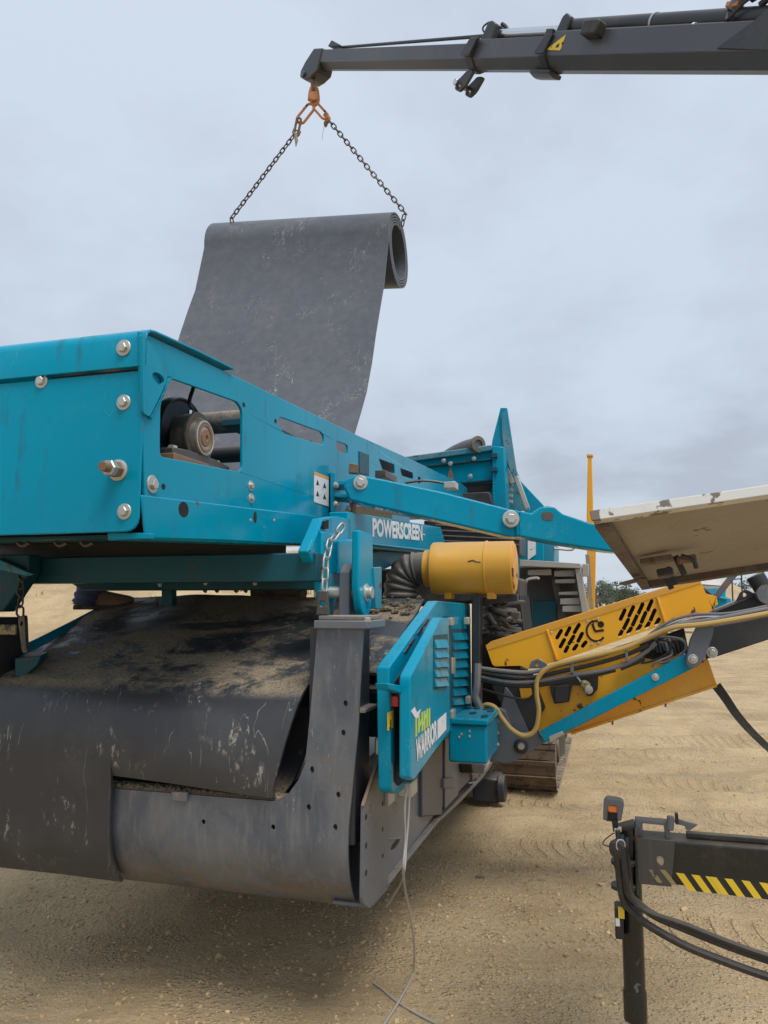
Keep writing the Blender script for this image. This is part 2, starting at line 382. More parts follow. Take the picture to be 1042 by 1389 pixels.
def shroud():                                   # bare rubbed steel: short upright scuffs, rust smears, dirt caked along the nose
    m, t, b = mat('shroud_steel'); n = NT(t)
    st = n.noise(1.0, 4, 0.65, n.map((34, 34, 6.5))); big = n.noise(2.4, 5, 0.62, dist=.6); fine = n.noise(60, 3, .7); mid = n.noise(7.5, 4, .65)
    c = n.mix(n.ramp(big, .35, .65), (0.105, 0.120, 0.150), (0.165, 0.180, 0.205))
    c = n.mix(n.math('MULTIPLY', n.ramp(st, .45, .70), .45), c, (0.24, 0.25, 0.26))
    sk = n.noise(1.0, 4, .75, n.map((95, 95, 24))); c = n.mix(n.math('MULTIPLY', n.ramp(sk, .60, .68), n.math('MULTIPLY', n.ramp(mid, .45, .6), .7)), c, (0.40, 0.39, 0.36))
    zs_ = n.n.new('ShaderNodeSeparateXYZ'); n.l.new(n.pos, zs_.inputs[0]); low = n.ramp(zs_.outputs[2], .70, .50)
    d = n.math('MINIMUM', n.math('ADD', n.math('MULTIPLY', n.ramp(n.math('ADD', n.math('MULTIPLY', big, .5), n.math('MULTIPLY', mid, .5)), .54, .64), .4), n.math('MULTIPLY', low, n.ramp(mid, .40, .62))), .7)
    c = n.mix(d, c, n.mix(fine, (0.13, 0.105, 0.075), (0.26, 0.215, 0.155)))
    ru = n.ramp(n.noise(3.6, 5, .72, n.map((1, 1, 1.8))), .63, .69); c = n.mix(n.math('MULTIPLY', ru, n.ramp(fine, .3, .6, .3, .8)), c, (0.34, 0.18, 0.075))
    t.links.new(c, b.inputs['Base Color']); b.inputs['Metallic'].default_value = 0.35
    t.links.new(n.mixf(d, n.mixf(mid, .30, .48), .85), b.inputs['Roughness'])
    t.links.new(n.bump(n.math('ADD', n.math('MULTIPLY', sk, .4), n.math('ADD', mid, n.math('MULTIPLY', fine, .3))), 0.25, 0.006), b.inputs['Normal'])
shroud()
def leafmat(name, c0, c1):
    m, t, b = mat(name); n = NT(t)
    t.links.new(n.mix(n.noise(1.3, 3), c0, c1), b.inputs['Base Color']); b.inputs['Roughness'].default_value = 0.8
leafmat('leaf', (0.045, 0.065, 0.04), (0.10, 0.13, 0.08)); leafmat('bark', (0.07, 0.055, 0.045), (0.14, 0.11, 0.09)); leafmat('grass', (0.10, 0.12, 0.05), (0.24, 0.22, 0.10))
def pebblemat():
    m, t, b = mat('pebble'); n = NT(t); a = n.noise(23, 1); c = n.mix(n.ramp(a, .30, .50), (0.296, 0.210, 0.109), (0.504, 0.365, 0.195)); c = n.mix(n.ramp(a, .60, .74), c, (0.723, 0.559, 0.335))
    t.links.new(c, b.inputs['Base Color']); b.inputs['Roughness'].default_value = .95
pebblemat()
def groundmat():
    m, t, b = mat('ground'); n = NT(t)
    big = n.noise(0.35, 4, .6); mid = n.noise(2.3, 5, .62); fine = n.noise(30, 4, .7); grit = n.noise(150, 2, .7)
    rut = n.noise(1.0, 5, .62, n.map((0.6, 3.4, 1), (0, 0, R(7))), dist=.8)
    c = n.mix(n.ramp(mid, .35, .65), (0.485, 0.351, 0.194), (0.601, 0.447, 0.258))
    c = n.mix(n.math('MULTIPLY', n.ramp(big, .45, .62), .5), c, (0.660, 0.501, 0.305))
    c = n.mix(n.math('MULTIPLY', n.ramp(rut, .50, .66), .38), c, (0.349, 0.246, 0.131))
    c = n.mix(n.math('MULTIPLY', n.ramp(fine, .50, .68), .42), c, (0.301, 0.214, 0.119))
    c = n.mix(n.math('MULTIPLY', n.ramp(grit, .54, .70), .5), c, (0.718, 0.566, 0.364))
    damp = n.ramp(n.math('ADD', n.math('MULTIPLY', n.noise(.62, 4, .6, dist=.5), .7), n.math('MULTIPLY', mid, .3)), .50, .60)
    c = n.mix(n.math('MULTIPLY', damp, .5), c, (0.349, 0.257, 0.152))
    # tyre prints: bands across the yard with slanted lugs
    sx = n.n.new('ShaderNodeSeparateXYZ'); n.l.new(n.pos, sx.inputs[0]); X, Y = sx.outputs[0], sx.outputs[1]
    yy = n.math('ADD', n.math('ADD', Y, n.math('MULTIPLY', X, .16)), n.math('MULTIPLY', n.noise(.35, 1), 1.6))
    band = n.ramp(n.math('SINE', n.math('MULTIPLY', yy, 5.2)), .35, .75)
    lug = n.ramp(n.math('SINE', n.math('ADD', n.math('MULTIPLY', X, 58.0), n.math('MULTIPLY', n.math('ABSOLUTE', n.math('SINE', n.math('MULTIPLY', yy, 5.2))), 5.0))), -.2, .5)
    fade = n.math('MULTIPLY', n.ramp(n.noise(.8, 3), .42, .60), n.ramp(X, .2, 1.2))
    tread = n.math('MULTIPLY', n.math('MULTIPLY', band, fade), n.math('ADD', n.math('MULTIPLY', lug, .8), .2))
    c = n.mix(n.math('MULTIPLY', tread, .40), c, (0.349, 0.246, 0.131))
    cell = n.vor(38); st = n.math('MULTIPLY', n.ramp(cell, .45, .18), n.ramp(n.noise(1.6, 3), .42, .56))
    c = n.mix(n.math('MULTIPLY', st, .4), c, (0.679, 0.533, 0.340))
    t.links.new(c, b.inputs['Base Color']); b.inputs['Roughness'].default_value = 0.95; b.inputs['Specular IOR Level'].default_value = 0.2
    h = n.math('ADD', n.math('ADD', n.math('MULTIPLY', fine, .8), n.math('MULTIPLY', grit, .3)), n.math('ADD', n.math('MULTIPLY', rut, .9), n.math('ADD', n.math('MULTIPLY', tread, -.6), n.math('MULTIPLY', st, .35))))
    t.links.new(n.bump(h, 0.85, 0.045), b.inputs['Normal'])
groundmat()

# ------------------------------------------------------------------ shared pieces
def hexbolt_mesh(name, m, flange=1.0, head=0.62, hh=0.42):
    """unit bolt: flange radius 1 in the xy plane, axis +z"""
    mb = MB(); mb.rev((0, 0, 0), K, [(0, flange), (0.10, flange), (0.16, flange * .93)], 24)
    mb.rev((0, 0, 0.15), K, [(0, head), (hh - .08, head), (hh, head * .82)], 6)
    me = bpy.data.meshes.new(name); me.from_pydata(mb.v, [], mb.f); me.validate(); me.materials.append(M[m]); return me
HEX = hexbolt_mesh('hex_bolt', 'zinc')
def bolt(p, nrm, r, parent, me=None, name='hex_bolt', rot=None):
    m = frame(p, B if abs(Vector(nrm).normalized().dot(B)) < .9 else A, nrm) @ Matrix.Rotation(random.uniform(0, 1) if rot is None else rot, 4, 'Z') @ Matrix.Scale(r, 4)
    return place(name, me or HEX, m, parent)
def link_mesh(name, m, pitch, w, r):
    """one oval chain link: long axis z, lying in the xz plane"""
    h = pitch / 2 + r; path = []
    for i in range(16):
        a = 2 * math.pi * i / 16; x, z = math.cos(a) * (w / 2), math.sin(a) * (w / 2)
        path.append(Vector((x, 0, z + (h - w / 2) * (1 if z >= 0 else -1))))
    mb = MB().tube(path, r, 6, closed=True)
    me = bpy.data.meshes.new(name); me.from_pydata(mb.v, [], mb.f); me.shade_smooth(); me.materials.append(M[m]); return me
def chain(path, pitch, me, parent, name='chain_link'):
    path = [Vector(p) for p in path]; segs = []; tot = 0
    for a, b in zip(path, path[1:]): segs.append((tot, a, b)); tot += (b - a).length
    n = max(1, int(tot / pitch))
    for i in range(n):
        s = (i + .5) * tot / n
        for t0, a, b in segs:
            if t0 <= s <= t0 + (b - a).length + 1e-6:
                p = a + (b - a).normalized() * (s - t0); d = (b - a).normalized(); break
        place(name, me, frame(p, Vector((1, .2, 0)) if abs(d.z) > .5 else K, d) @ Matrix.Rotation(R(45 if i % 2 else 135), 4, 'Z'), parent)
def text_mesh(s, size, mname, xs=1.0, bold=0.012, depth=0.0008, shear=0.0):
    cu = bpy.data.curves.new('lettering', 'FONT'); cu.body = s; cu.size = size; cu.extrude = depth; cu.offset = bold * size; cu.shear = shear; cu.align_x = 'LEFT'; cu.resolution_u = 3
    o = bpy.data.objects.new('lettering_tmp', cu); C.objects.link(o); dg = bpy.context.evaluated_depsgraph_get(); dg.update()
    me = bpy.data.meshes.new_from_object(o.evaluated_get(dg)); bpy.data.objects.remove(o); bpy.data.curves.remove(cu)
    for v in me.vertices: v.co.x *= xs
    me.materials.clear(); me.materials.append(M[mname]); return me

# ================================================================== THE SETTING
def sstep(a, b, x):
    t = max(0.0, min(1.0, (x - a) / (b - a))); return t * t * (3 - 2 * t)
def gh(x, y):
    p = Vector((x, y, 0)); near = sstep(60, 12, math.hypot(x, y))
    h = 0.10 * noise.noise(p * 0.25) * sstep(3, 9, y)
    h += near * (0.028 * noise.noise(p * 1.7) + 0.012 * noise.noise(p * 6.0))
    # tyre ruts crossing the yard from left to right
    for y0, sl, am in ((6.6, .05, .07), (7.35, .04, .06), (8.3, .10, .05), (9.3, -.03, .09), (10.2, -.02, .08), (11.3, .02, .09), (12.5, .06, .09)):
        d = (y - y0 - sl * x - 0.18 * noise.noise(Vector((x * .5, y0, 1)))); h += near * (-am * math.exp(-(d / .17) ** 2) + am * .5 * math.exp(-((abs(d) - .34) / .12) ** 2)) * (0.6 + 0.4 * noise.noise(Vector((x * 2.2, y * 4, 3)))) * sstep(0.4, 1.6, x)
    # the sand bank behind the machine, on the left
    b = sstep(0.02, -0.10, x / max(y, 1) ) * sstep(10, 22, y) * (1 - .55 * sstep(45, 90, y))
    h += b * (3.0 + 0.9 * noise.noise(p * 0.12) + 0.30 * noise.noise(p * 0.6) + 0.10 * noise.noise(p * 2.2))
    return h
def grid_axis(lo, hi, dens):
    xs = [lo]
    while xs[-1] < hi: xs.append(xs[-1] + dens(xs[-1]))
    return xs
xs = grid_axis(-420, 520, lambda x: 0.06 if -3 < x < 6.5 else max(0.06, 0.07 * (abs(x - 1.75) - 4.4)))
ys = grid_axis(-80, 1100, lambda y: 0.06 if 2.0 < y < 11 else (max(.06, .08 * (y - 10.3)) if y >= 11 else max(.06, .12 * (2.5 - y))))
gm = MB(); nx = len(xs)
gm.v = [Vector((x, y, gh(x, y))) for y in ys for x in xs]
gm.f = [(j * nx + i, j * nx + i + 1, (j + 1) * nx + i + 1, (j + 1) * nx + i) for j in range(len(ys) - 1) for i in range(nx - 1)]
tag(gm.build('ground', 'ground', smooth=180, fix=False), 'dry beige sand and gravel yard with tyre ruts', 'ground', kind='structure')
# loose gravel: nobody could count it
def pebble_proto():
    bm = bmesh.new(); bmesh.ops.create_icosphere(bm, subdivisions=1, radius=1)
    r = [(v.co.copy(), [v2.index for v2 in f.verts]) if 0 else None for v in [] for f in []]
    vs = [v.co.copy() for v in bm.verts]; fs = [tuple(v.index for v in f.verts) for f in bm.faces]; bm.free(); return vs, fs
PV, PF = pebble_proto(); gp = MB()
for i in range(24000):
    if i < 13000: x, y = random.uniform(-2.2, 2.6), random.uniform(2.3, 5.2)
    elif i < 20000: x, y = random.uniform(-1.0, 5.0), random.uniform(3.5, 10.0)
    else: x, y = random.uniform(-2.2, 7.0), random.uniform(2.3, 14.0)
    if noise.noise(Vector((x * .9, y * .9, 5))) < -0.08 - random.random() * .3 and random.random() < .8: continue
    r = 0.003 + 0.010 * random.random() ** 3.4 + (0.014 if random.random() < .004 else 0); a = random.uniform(0, 6.28); q = random.uniform(.55, 1)
    ca, sa = math.cos(a), math.sin(a); jit = [random.uniform(.72, 1.22) for _ in PV]
    z = gh(x, y) + r * .15; o = len(gp.v)
    gp.v += [Vector((x + r * j * (p.x * ca - p.y * sa * q), y + r * j * (p.x * sa + p.y * ca * q), z + r * j * .62 * p.z)) for p, j in zip(PV, jit)]
    gp.f += [tuple(k + o for k in f) for f in PF]
tag(gp.build('gravel', 'pebble', smooth=0, fix=False), 'loose gravel scattered over the sand yard', 'gravel', kind='stuff')
# a far spoil heap on the right
hm = MB(); hn = 40
hp = D(985, 815, 62); 
for j in range(hn):
    for i in range(hn):
        a, b = (i / (hn - 1) - .5) * 2, (j / (hn - 1) - .5) * 2
        rr = math.sqrt(a * a + b * b); zz_ = max(0, 1 - rr) ** .8 * 3.3 * (1 + .35 * noise.noise(Vector((a * 3, b * 3, 2)))) - .2
        hm.v.append(Vector((hp.x + a * 10, hp.y + b * 6, zz_)))
hm.f = [(j * hn + i, j * hn + i + 1, (j + 1) * hn + i + 1, (j + 1) * hn + i) for j in range(hn - 1) for i in range(hn - 1)]
tag(hm.build('spoil_heap', 'heap', smooth=180, fix=False), 'low tan spoil heap far off behind the orange conveyor', 'heap', kind='structure')
# dry grass tufts on the sand bank
gt = MB()
for i in range(110):
    y = random.uniform(15, 30); x = y * random.uniform(-.62, -.06)
    for k in range(9):
        a = random.uniform(0, 6.28); h = random.uniform(.05, .16); dx, dy = math.cos(a) * h * .5, math.sin(a) * h * .5
        p = Vector((x + random.uniform(-.1, .1), y + random.uniform(-.1, .1), 0)); p.z = gh(p.x, p.y) - .02
        gt.add([p + Vector((-.012, 0, 0)), p + Vector((.012, 0, 0)), p + Vector((dx, dy, h))], [(0, 1, 2)])
tag(gt.build('grass_tufts', 'grass', smooth=0, fix=False), 'sparse dry grass tufts on the sand bank', 'grass', kind='stuff')

# far trees
def tree_meshes(k, h):
    rnd = random.Random(50 + k); tr = MB(); lf = MB()
    tr.tube([Vector((0, 0, 0)), Vector((.1, 0, h * .3)), Vector((-.1, .1, h * .62)), Vector((.05, 0, h * .85))], [h * .035, h * .026, h * .016, h * .006], 7)
    for i in range(7):
        a = rnd.uniform(0, 6.28); z0 = h * rnd.uniform(.25, .65); l = h * rnd.uniform(.18, .32)
        e_ = Vector((math.cos(a) * l, math.sin(a) * l, z0 + l * rnd.uniform(.5, 1.0)))
        tr.tube([Vector((0, 0, z0)), e_ * .5 + Vector((0, 0, z0 * .5)), e_], [h * .012, h * .008, h * .004], 5)
        for c in range(4):
            cc = e_ + Vector([rnd.uniform(-1, 1) * h * .13 for _ in range(3)])
            rad = h * rnd.uniform(.07, .14)
            for q in range(46):
                d = Vector((rnd.gauss(0, 1), rnd.gauss(0, 1), rnd.gauss(0, .8))); p = cc + d.normalized() * rad * rnd.uniform(.3, 1)
                s_ = h * rnd.uniform(.012, .026); t1 = Vector((rnd.uniform(-1, 1), rnd.uniform(-1, 1), rnd.uniform(-1, 1))).normalized(); t2 = t1.orthogonal().normalized()
                lf.add([p - t1 * s_, p + t2 * s_ * .6, p + t1 * s_, p - t2 * s_ * .6], [(0, 1, 2, 3)])
    ms = []
    for nm, mb, m in (('trunk', tr, 'bark'), ('crown', lf, 'leaf')):
        me = bpy.data.meshes.new(nm); me.from_pydata(mb.v, [], mb.f); me.validate(); me.materials.append(M[m]); ms.append(me)
    return ms
TM = [tree_meshes(k, 9.0) for k in range(3)]
TL = {}
for i, (px, yy, s_) in enumerate([(809, 190, 1.0), (814, 236, 1.15), (823, 205, 1.05), (829, 250, 1.3), (838, 215, 1.2), (846, 232, 1.02), (853, 198, .92), (872, 262, .9), (905, 290, .86), (1001, 205, .92), (1010, 228, 1.25), (1017, 246, .95), (1040, 238, 1.0)]):
    p = D(px, 815, yy); p.z = -3.0
    near_ = 'in the tree line seen between the steps and the white tailgate' if px < 870 else ('in the tree line behind the orange side conveyor' if px < 950 else 'above the spoil heap at the right edge')
    t = thing('tree', 'distant grey-green tree ' + near_, 'tree', p, 'far trees ' + ('right' if px > 950 else 'left' if px < 870 else 'middle'))
    mt = Matrix.Translation(p) @ Matrix.Rotation(i * 1.7, 4, 'Z') @ Matrix.Diagonal((s_ * 1.5, s_ * 1.5, s_ * 1.05, 1))
    place('trunk', TM[i % 3][0], mt, t); place('crown', TM[i % 3][1], mt, t)

# ================================================================== THE SCREENING PLANT
PL = thing('screening_plant', 'large teal and grey tracked screening plant with conveyors and opened engine door', 'screening plant', W(5.0, -1.7, 0))
# ---------- the upper conveyor
vS, uF, vL = -1.40, 2.08, -3.06
side = [(190, 449), (313, 507), (480, 588), (560, 624), (628, 657), (640, 668), (640, 676), (560, 676), (470, 690), (455, 706), (430, 720), (197, 712)]
win = [(218, 549), (232, 513), (322, 545), (329, 556), (329, 634), (325, 640), (217, 619)]
slots = [[(379, 565), (436, 586), (440, 592), (439, 604), (386, 588), (376, 573)], [(456, 598), (472, 604), (472, 617), (457, 611)], [(514, 622), (535, 630), (536, 643), (519, 637)], [(543, 635), (560, 641), (561, 650), (545, 645)], [(567, 646), (571, 648), (571, 657), (567, 655)]]
PS = lambda L_, v: [V(x, y, v) for x, y in L_]
holes = [fillet(PS(win, vS), .025)] + [fillet(PS(s_, vS), .02) for s_ in slots]
cs = MB().prism(PS(side, vS), -B * .012, holes).build('conveyor_side_plate', 'teal', PL, .003)
off = B * (vL - vS)
MB().prism([p + off for p in PS(side, vS)], B * .012).build('conveyor_side_plate', 'teal', PL, .003)
# bent bottom flange, proud of the plate
fl = [(192, 671), (300, 684), (432, 700), (443, 704), (430, 737), (420, 739), (300, 733), (198, 730)]
fh = [ell(V(249, 691, vS + .01), A * .033, K * .027), ell(V(346, 701.5, vS + .01), A * .016, K * .024)]
fo = MB().prism(fillet(PS(fl, vS + .010), [.01, 0, 0, .02, .05, .03, 0, .02]), -B * .009).build('bottom_flange', 'teal', cs, .005)
for h_ in fh: MB().prism([x_ + B * .0008 for x_ in h_], -B * .001).build('drill_hole', 'hole_dark', cs)
MB().prism([V(197, 727, vS), V(300, 731, vS), V(420, 737, vS), V(420, 741, vS), V(300, 735.5, vS), V(198, 732, vS)], -B * .14).build('flange_lip', 'teal', cs, .003)
# recessed rectangular pocket cover
MB().prism(PS([(488, 612), (501, 617), (501, 645), (488, 642)], vS + .006), -B * .006).build('pocket_cover', 'teal_shaded_grimy', cs, .002)
# gusset lug with its hole
gl = fillet(PS([(193, 452), (203, 464), (230, 509), (218, 536), (203, 566), (195, 560)], vS + .016), [.01, .03, .04, .03, .03, .01])
MB().prism(gl, -B * .012, [ell(V(215, 513, vS + .016), A * .035, K * .017)]).build('gusset_plate', 'teal', cs, .005)
bolt(V(206, 657, vS), B, .030, cs); bolt(V(340, 659, vS), B, .022, cs); bolt(V(340.5, 676, vS), B, .022, cs)
bolt(V(340, 706, vS + .01), B, .008, cs, name='rivet'); bolt(V(372, 706, vS + .01), B, .008, cs, name='rivet')
for x, y in ((374, 571), (331, 549), (222, 660)): MB().prism(ell(V(x, y, vS + .001), A * .012, K * .010, 10), -B * .002).build('drill_hole', 'hole_dark', cs)
# safety label
lab = PS([(426.5, 639.5), (446, 647), (446, 687), (426.5, 681)], vS + .003)
lo = MB().prism(lab, -B * .002).build('warning_label', 'decal_white', cs)
tp = PS([(426.5, 639.5), (446, 647), (446, 651), (426.5, 644)], vS + .0035); MB().prism(tp, -B * .001).build('label_band', 'decal_orange', lo)
for cx_, cy_ in ((431, 654), (440.5, 658), (431, 669), (440.5, 673)):
    MB().prism([V(cx_ - 2.2, cy_ + 3.5, vS + .0036), V(cx_ + 2.2, cy_ + 4.6, vS + .0036), V(cx_, cy_ - 3.5, vS + .0036)], -B * .001).build('pictogram', 'decal_black', lo)
# front plate, lid
zt, zg, zb = V(190, 445, vS).z, V(187, 497, vS).z, V(187, 721, vS).z
fpl = fillet([W(uF, vL, zb), W(uF, vS + .004, zb), W(uF, vS + .004, zg - .004), W(uF, vL, zg - .004)], [0, .05, .004, 0])
fp = MB().prism(fpl, -A * .010).build('conveyor_front_plate', 'teal', PL, .003)
fu = lambda px, py: U(px, py, uF - .010)
for px, py, r in ((168, 546, .0255), (56.5, 517, .0245), (169, 694, .0255)): bolt(fu(px, py), -A, r, fp)
st = thing_p = MB().rev(fu(161, 638), -A, [(0, .034), (.006, .034), (.008, .031)], 24).build('stud_washer', 'zinc', fp)
q = fu(161, 638) - A * .008
MB().rev(q, -A, [(0, .026), (.022, .026), (.026, .023)], 6).build('hex_nut', 'rust', fp)
MB().rev(q - A * .026, -A, [(0, .026), (.019, .026), (.023, .022)], 6).build('hex_nut', 'zinc', fp)
MB().rev(q - A * .048, -A, [(t / 100, .0145 + (.0015 if i % 2 else 0)) for i, t in enumerate((0, .4, .8, 1.2, 1.6, 2.0, 2.3, 2.6, 2.8))], 16).build('threaded_stud', 'rust', fp)
ul = uvz(V(313, 504, vS))[0]; zl = V(313, 502, vS).z; uo = uF - .016
prof = [(uo, zg + .006), (uo, zt - .03), (uo + .006, zt - .012), (uo + .020, zt - .001), (uo + .045, zt + .004), ((uo + ul) / 2, (zt + zl) / 2 + .004), (ul, zl)]
lid = MB().sheet([[W(u, v, z) for v in (vL - .01, -2.5, -2.0, vS + .016)] for u, z in prof], .008).build('conveyor_lid', 'teal', PL, .002)
bolt(U(168, 472, uo - .009), -A, .0265, lid)
MB().box(uF - .004, uF + .010, -1.75, vS - .02, zg - .006, zg + .003).build('lid_gap', 'hole_dark', lid)  # black strip painted as the shaded gap below the lid
# lip plate under the front corner
MB().prism([U(145, 722, uF + .01), U(203, 723, uF + .01), U(202, 731, uF + .01), U(152, 732, uF + .01), U(146, 728, uF + .01)], A * .03).build('corner_lip', 'teal', cs, .003)
# head drum, disc, bearing and inner beam, all inside the box
zc = V(272, 596, -1.5).z; cb = V(283, 594, -1.42)
dr = V(243, 590, -1.62); dr = W(uvz(dr)[0], -1.60, zc)
MB().rev(dr, -B, [(-.02, .05), (-.02, .10), (0, .11), (0, .165), (-.008, .172), (-.008, .178), (.012, .184), (.03, .184), (.032, .15), (1.18, .15), (1.182, .158), (1.2, .158), (1.2, .05)], 48).build('head_drum', 'drum', PL)
hsg = W(uvz(cb)[0], -1.50, cb.z)
be = MB().rev(hsg, B, [(-.03, .090), (0, .096), (.03, .090), (.055, .074), (.060, .068)], 32).build('bearing_housing', 'bearing', PL, .002)
MB().rev(hsg + B * .058, B, [(0, .066), (.010, .066), (.012, .060), (.008, .055)], 28).build('bearing_ring', 'chain_bright', be)
MB().rev(hsg + B * .058, B, [(0, .054), (.012, .054), (.012, .044), (.007, .042), (.007, .034), (.013, .032), (.015, .012), (.010, .010), (.010, .003)], 28).build('shaft_end', 'rust', be)
bz = hsg.z - .086; bu = uvz(hsg)[0]
MB().prism([W(bu - .21, -1.44, bz - .012), W(bu + .21, -1.44, bz - .012), W(bu + .21, -1.44, bz + .012), W(bu + .10, -1.44, bz + .022), W(bu - .10, -1.44, bz + .022), W(bu - .21, -1.44, bz + .012)], -B * .10).build('bearing_foot', 'bearing', be, .004)
MB().rev(hsg + B * .03, B, [(0, .098), (.008, .100), (.014, .098)], 32).build('housing_rib', 'bearing', be)
bolt(W(bu - .15, -1.48, bz + .014), K, .03, be); bolt(W(bu + .165, -1.48, bz + .014), K, .03, be)
MB().box(bu - .24, bu + .30, -1.56, -1.415, bz - .06, bz - .014).build('bearing_bracket', 'rust', be, .003)
MB().tube(spline([hsg + K * .096 + B * .01, hsg + K * .115 + B * .01, hsg + K * .14 - A * .01, hsg + K * .19 + A * .01, hsg + K * .23 + A * .03]), [.005] * 6 + [.008] * 19, 8).build('grease_line', 'hose_black', be)
MB().rev(hsg + K * .090, K, [(0, .011), (.02, .011), (.024, .007)], 6).build('grease_fitting', 'chrome', be)
p3, p4 = V(300, 572, -1.62), V(335, 572, -1.62)
MB().box(uvz(p3)[0], uvz(p4)[0] + .7, -1.62, -1.44, p3.z - .02, p3.z + .01).build('inner_shelf', 'teal_shaded_grimy', PL, .003)
pr = W(uvz(p3)[0] + .36, -1.62, p3.z + .09)
MB().cyl(pr, pr - B * 1.1, .055, 24).build('snub_roller', 'bearing', PL)
MB().obox(pr + B * .03, A * .035, B * .01, K * .05).build('roller_bracket', 'dark_paint', PL, .003)
# bed, cross members, idlers deeper in the frame
du = [3.6, 4.4, 5.2, 6.0, 6.8, 7.6]
ftop = lambda u: V(480, 588, vS).z + (u - uvz(V(480, 588, vS))[0]) * ((V(628, 657, vS).z - V(313, 507, vS).z) / (uvz(V(628, 657, vS))[0] - uvz(V(313, 507, vS))[0]))
MB().sheet([[W(u, v, ftop(u) - .34) for v in (vS - .02, -2.2, vL + .02)] for u in (3.0, 5, 7.6)], .008).build('conveyor_bed', 'teal_shaded_grimy', PL)
for u in du:
    MB().cyl(W(u, vS - .03, ftop(u) - .17), W(u, vL + .03, ftop(u) - .17), .045, 18).build('idler_roller', 'drum', PL)
# ---------- subframe below the conveyor
zu = V(300, 735, vS).z
cbm = MB()
z0, z1 = U(400, 789, 3.10).z, U(400, 750, 3.10).z
MB().box(3.10, 3.22, vL - .05, -1.2, z0, z1).build('cross_beam', 'teal_shaded_grimy', PL, .006)
MB().box(3.24, 3.30, vL - .05, -1.43, z1 - .05, z1 + .30).build('gap_filler', 'dark_paint', PL, .004)  # dark sheet added so the gap above the beam stays black
MB().sheet([[W(u, v, V(197, 722, vS).z + (u - uF) * .07) for v in (vS - .02, -2.2, vL + .02)] for u in (uF + .3, 3.2, 5)], .01).build('belly_plate', 'teal_shaded_grimy', PL)  # bottom sheet added so the space under the box reads dark
MB().prism([U(94, 783, 3.55), U(432, 783, 3.55), U(432, 800, 3.55), U(112, 801, 3.55), U(97, 792, 3.55)], A * .16).build('lower_channel', 'teal_shaded_grimy', PL, .006)
MB().prism([U(219, 796, 3.6), U(233, 796, 3.6), U(233, 822, 3.6), U(219, 822, 3.6)], A * .05).build('hanger_post', 'teal_shaded_grimy', PL, .003)
MB().cyl(U(345, 803, 4.2), U(412, 802, 4.2), .055, 20).build('return_roller', 'rust', PL)
for x in (276, 292, 318, 331): MB().tube(spline([U(x, 795, 3.75), U(x + .5, 801, 3.75), U(x + 3, 803, 3.75), U(x + 4, 800, 3.75)]), .006, 6).build('rail_hook', 'chain_steel', PL)
for x, y in ((279, 791), (346, 791), (217, 793)): bolt(U(x, y, 3.549), -A, .012, PL)
# scraper spirals that hang below the box
for x in (24, 75, 110): MB().tube(spline([U(x, 735, 2.6), U(x + 6, 740, 2.6), U(x + 16, 736, 2.6)]), .008, 6).build('scraper_spring', 'chain_steel', PL)
# end plate of the subframe
MB().prism([V(437, 703, -1.22), V(458, 700, -1.22), V(476, 704, -1.22), V(478, 742, -1.22), V(478, 800, -1.22), V(441, 801, -1.22), V(418, 748, -1.22)], -B * .05).build('end_plate', 'teal', PL, .006)
MB().prism([V(458, 733, -1.17), V(486, 731, -1.17), V(488, 778, -1.17), V(460, 778, -1.17)], -B * .08).build('pivot_mount', 'teal', PL, .008)
bx_ = MB().prism([V(440, 707, -1.2), V(446, 705, -1.2), V(446, 717, -1.2), V(440, 718, -1.2)], -B * .01).build('tow_slot', 'hole_dark', PL)
# clevis ears and the grey tongue between them
for v, x0 in ((-1.03, 0), (-1.20, 0)):
    c = V(497, 804, -1.03); uu = uvz(c)[0]; zc2 = c.z
    prf = [(uu - .10, zc2 + .27), (uu + .10, zc2 + .27), (uu + .11, zc2 + .02)] + [(uu + .09 * math.cos(a), zc2 - .01 + .10 * math.sin(a)) for a in [-.2 - i * .34 for i in range(9)]] + [(uu - .11, zc2 + .03)]
    ear = MB().prism([W(u, v, z) for u, z in prf], -B * .035).build('clevis_ear', 'teal', PL, .008)
MB().cyl(W(uu, -1.27, zc2), W(uu, -1.0, zc2), .028, 20).build('clevis_pin', 'zinc', PL, .003)
bolt(W(uu, -1.03, zc2), B, .040, PL)
MB().prism([W(uu - .06, -1.09, zc2 - .17), W(uu + .07, -1.09, zc2 - .17), W(uu + .05, -1.09, zc2 + .09), W(uu, -1.09, zc2 + .13), W(uu - .05, -1.09, zc2 + .09)], -B * .05).build('pivot_tongue', 'grey_paint', PL, .006)
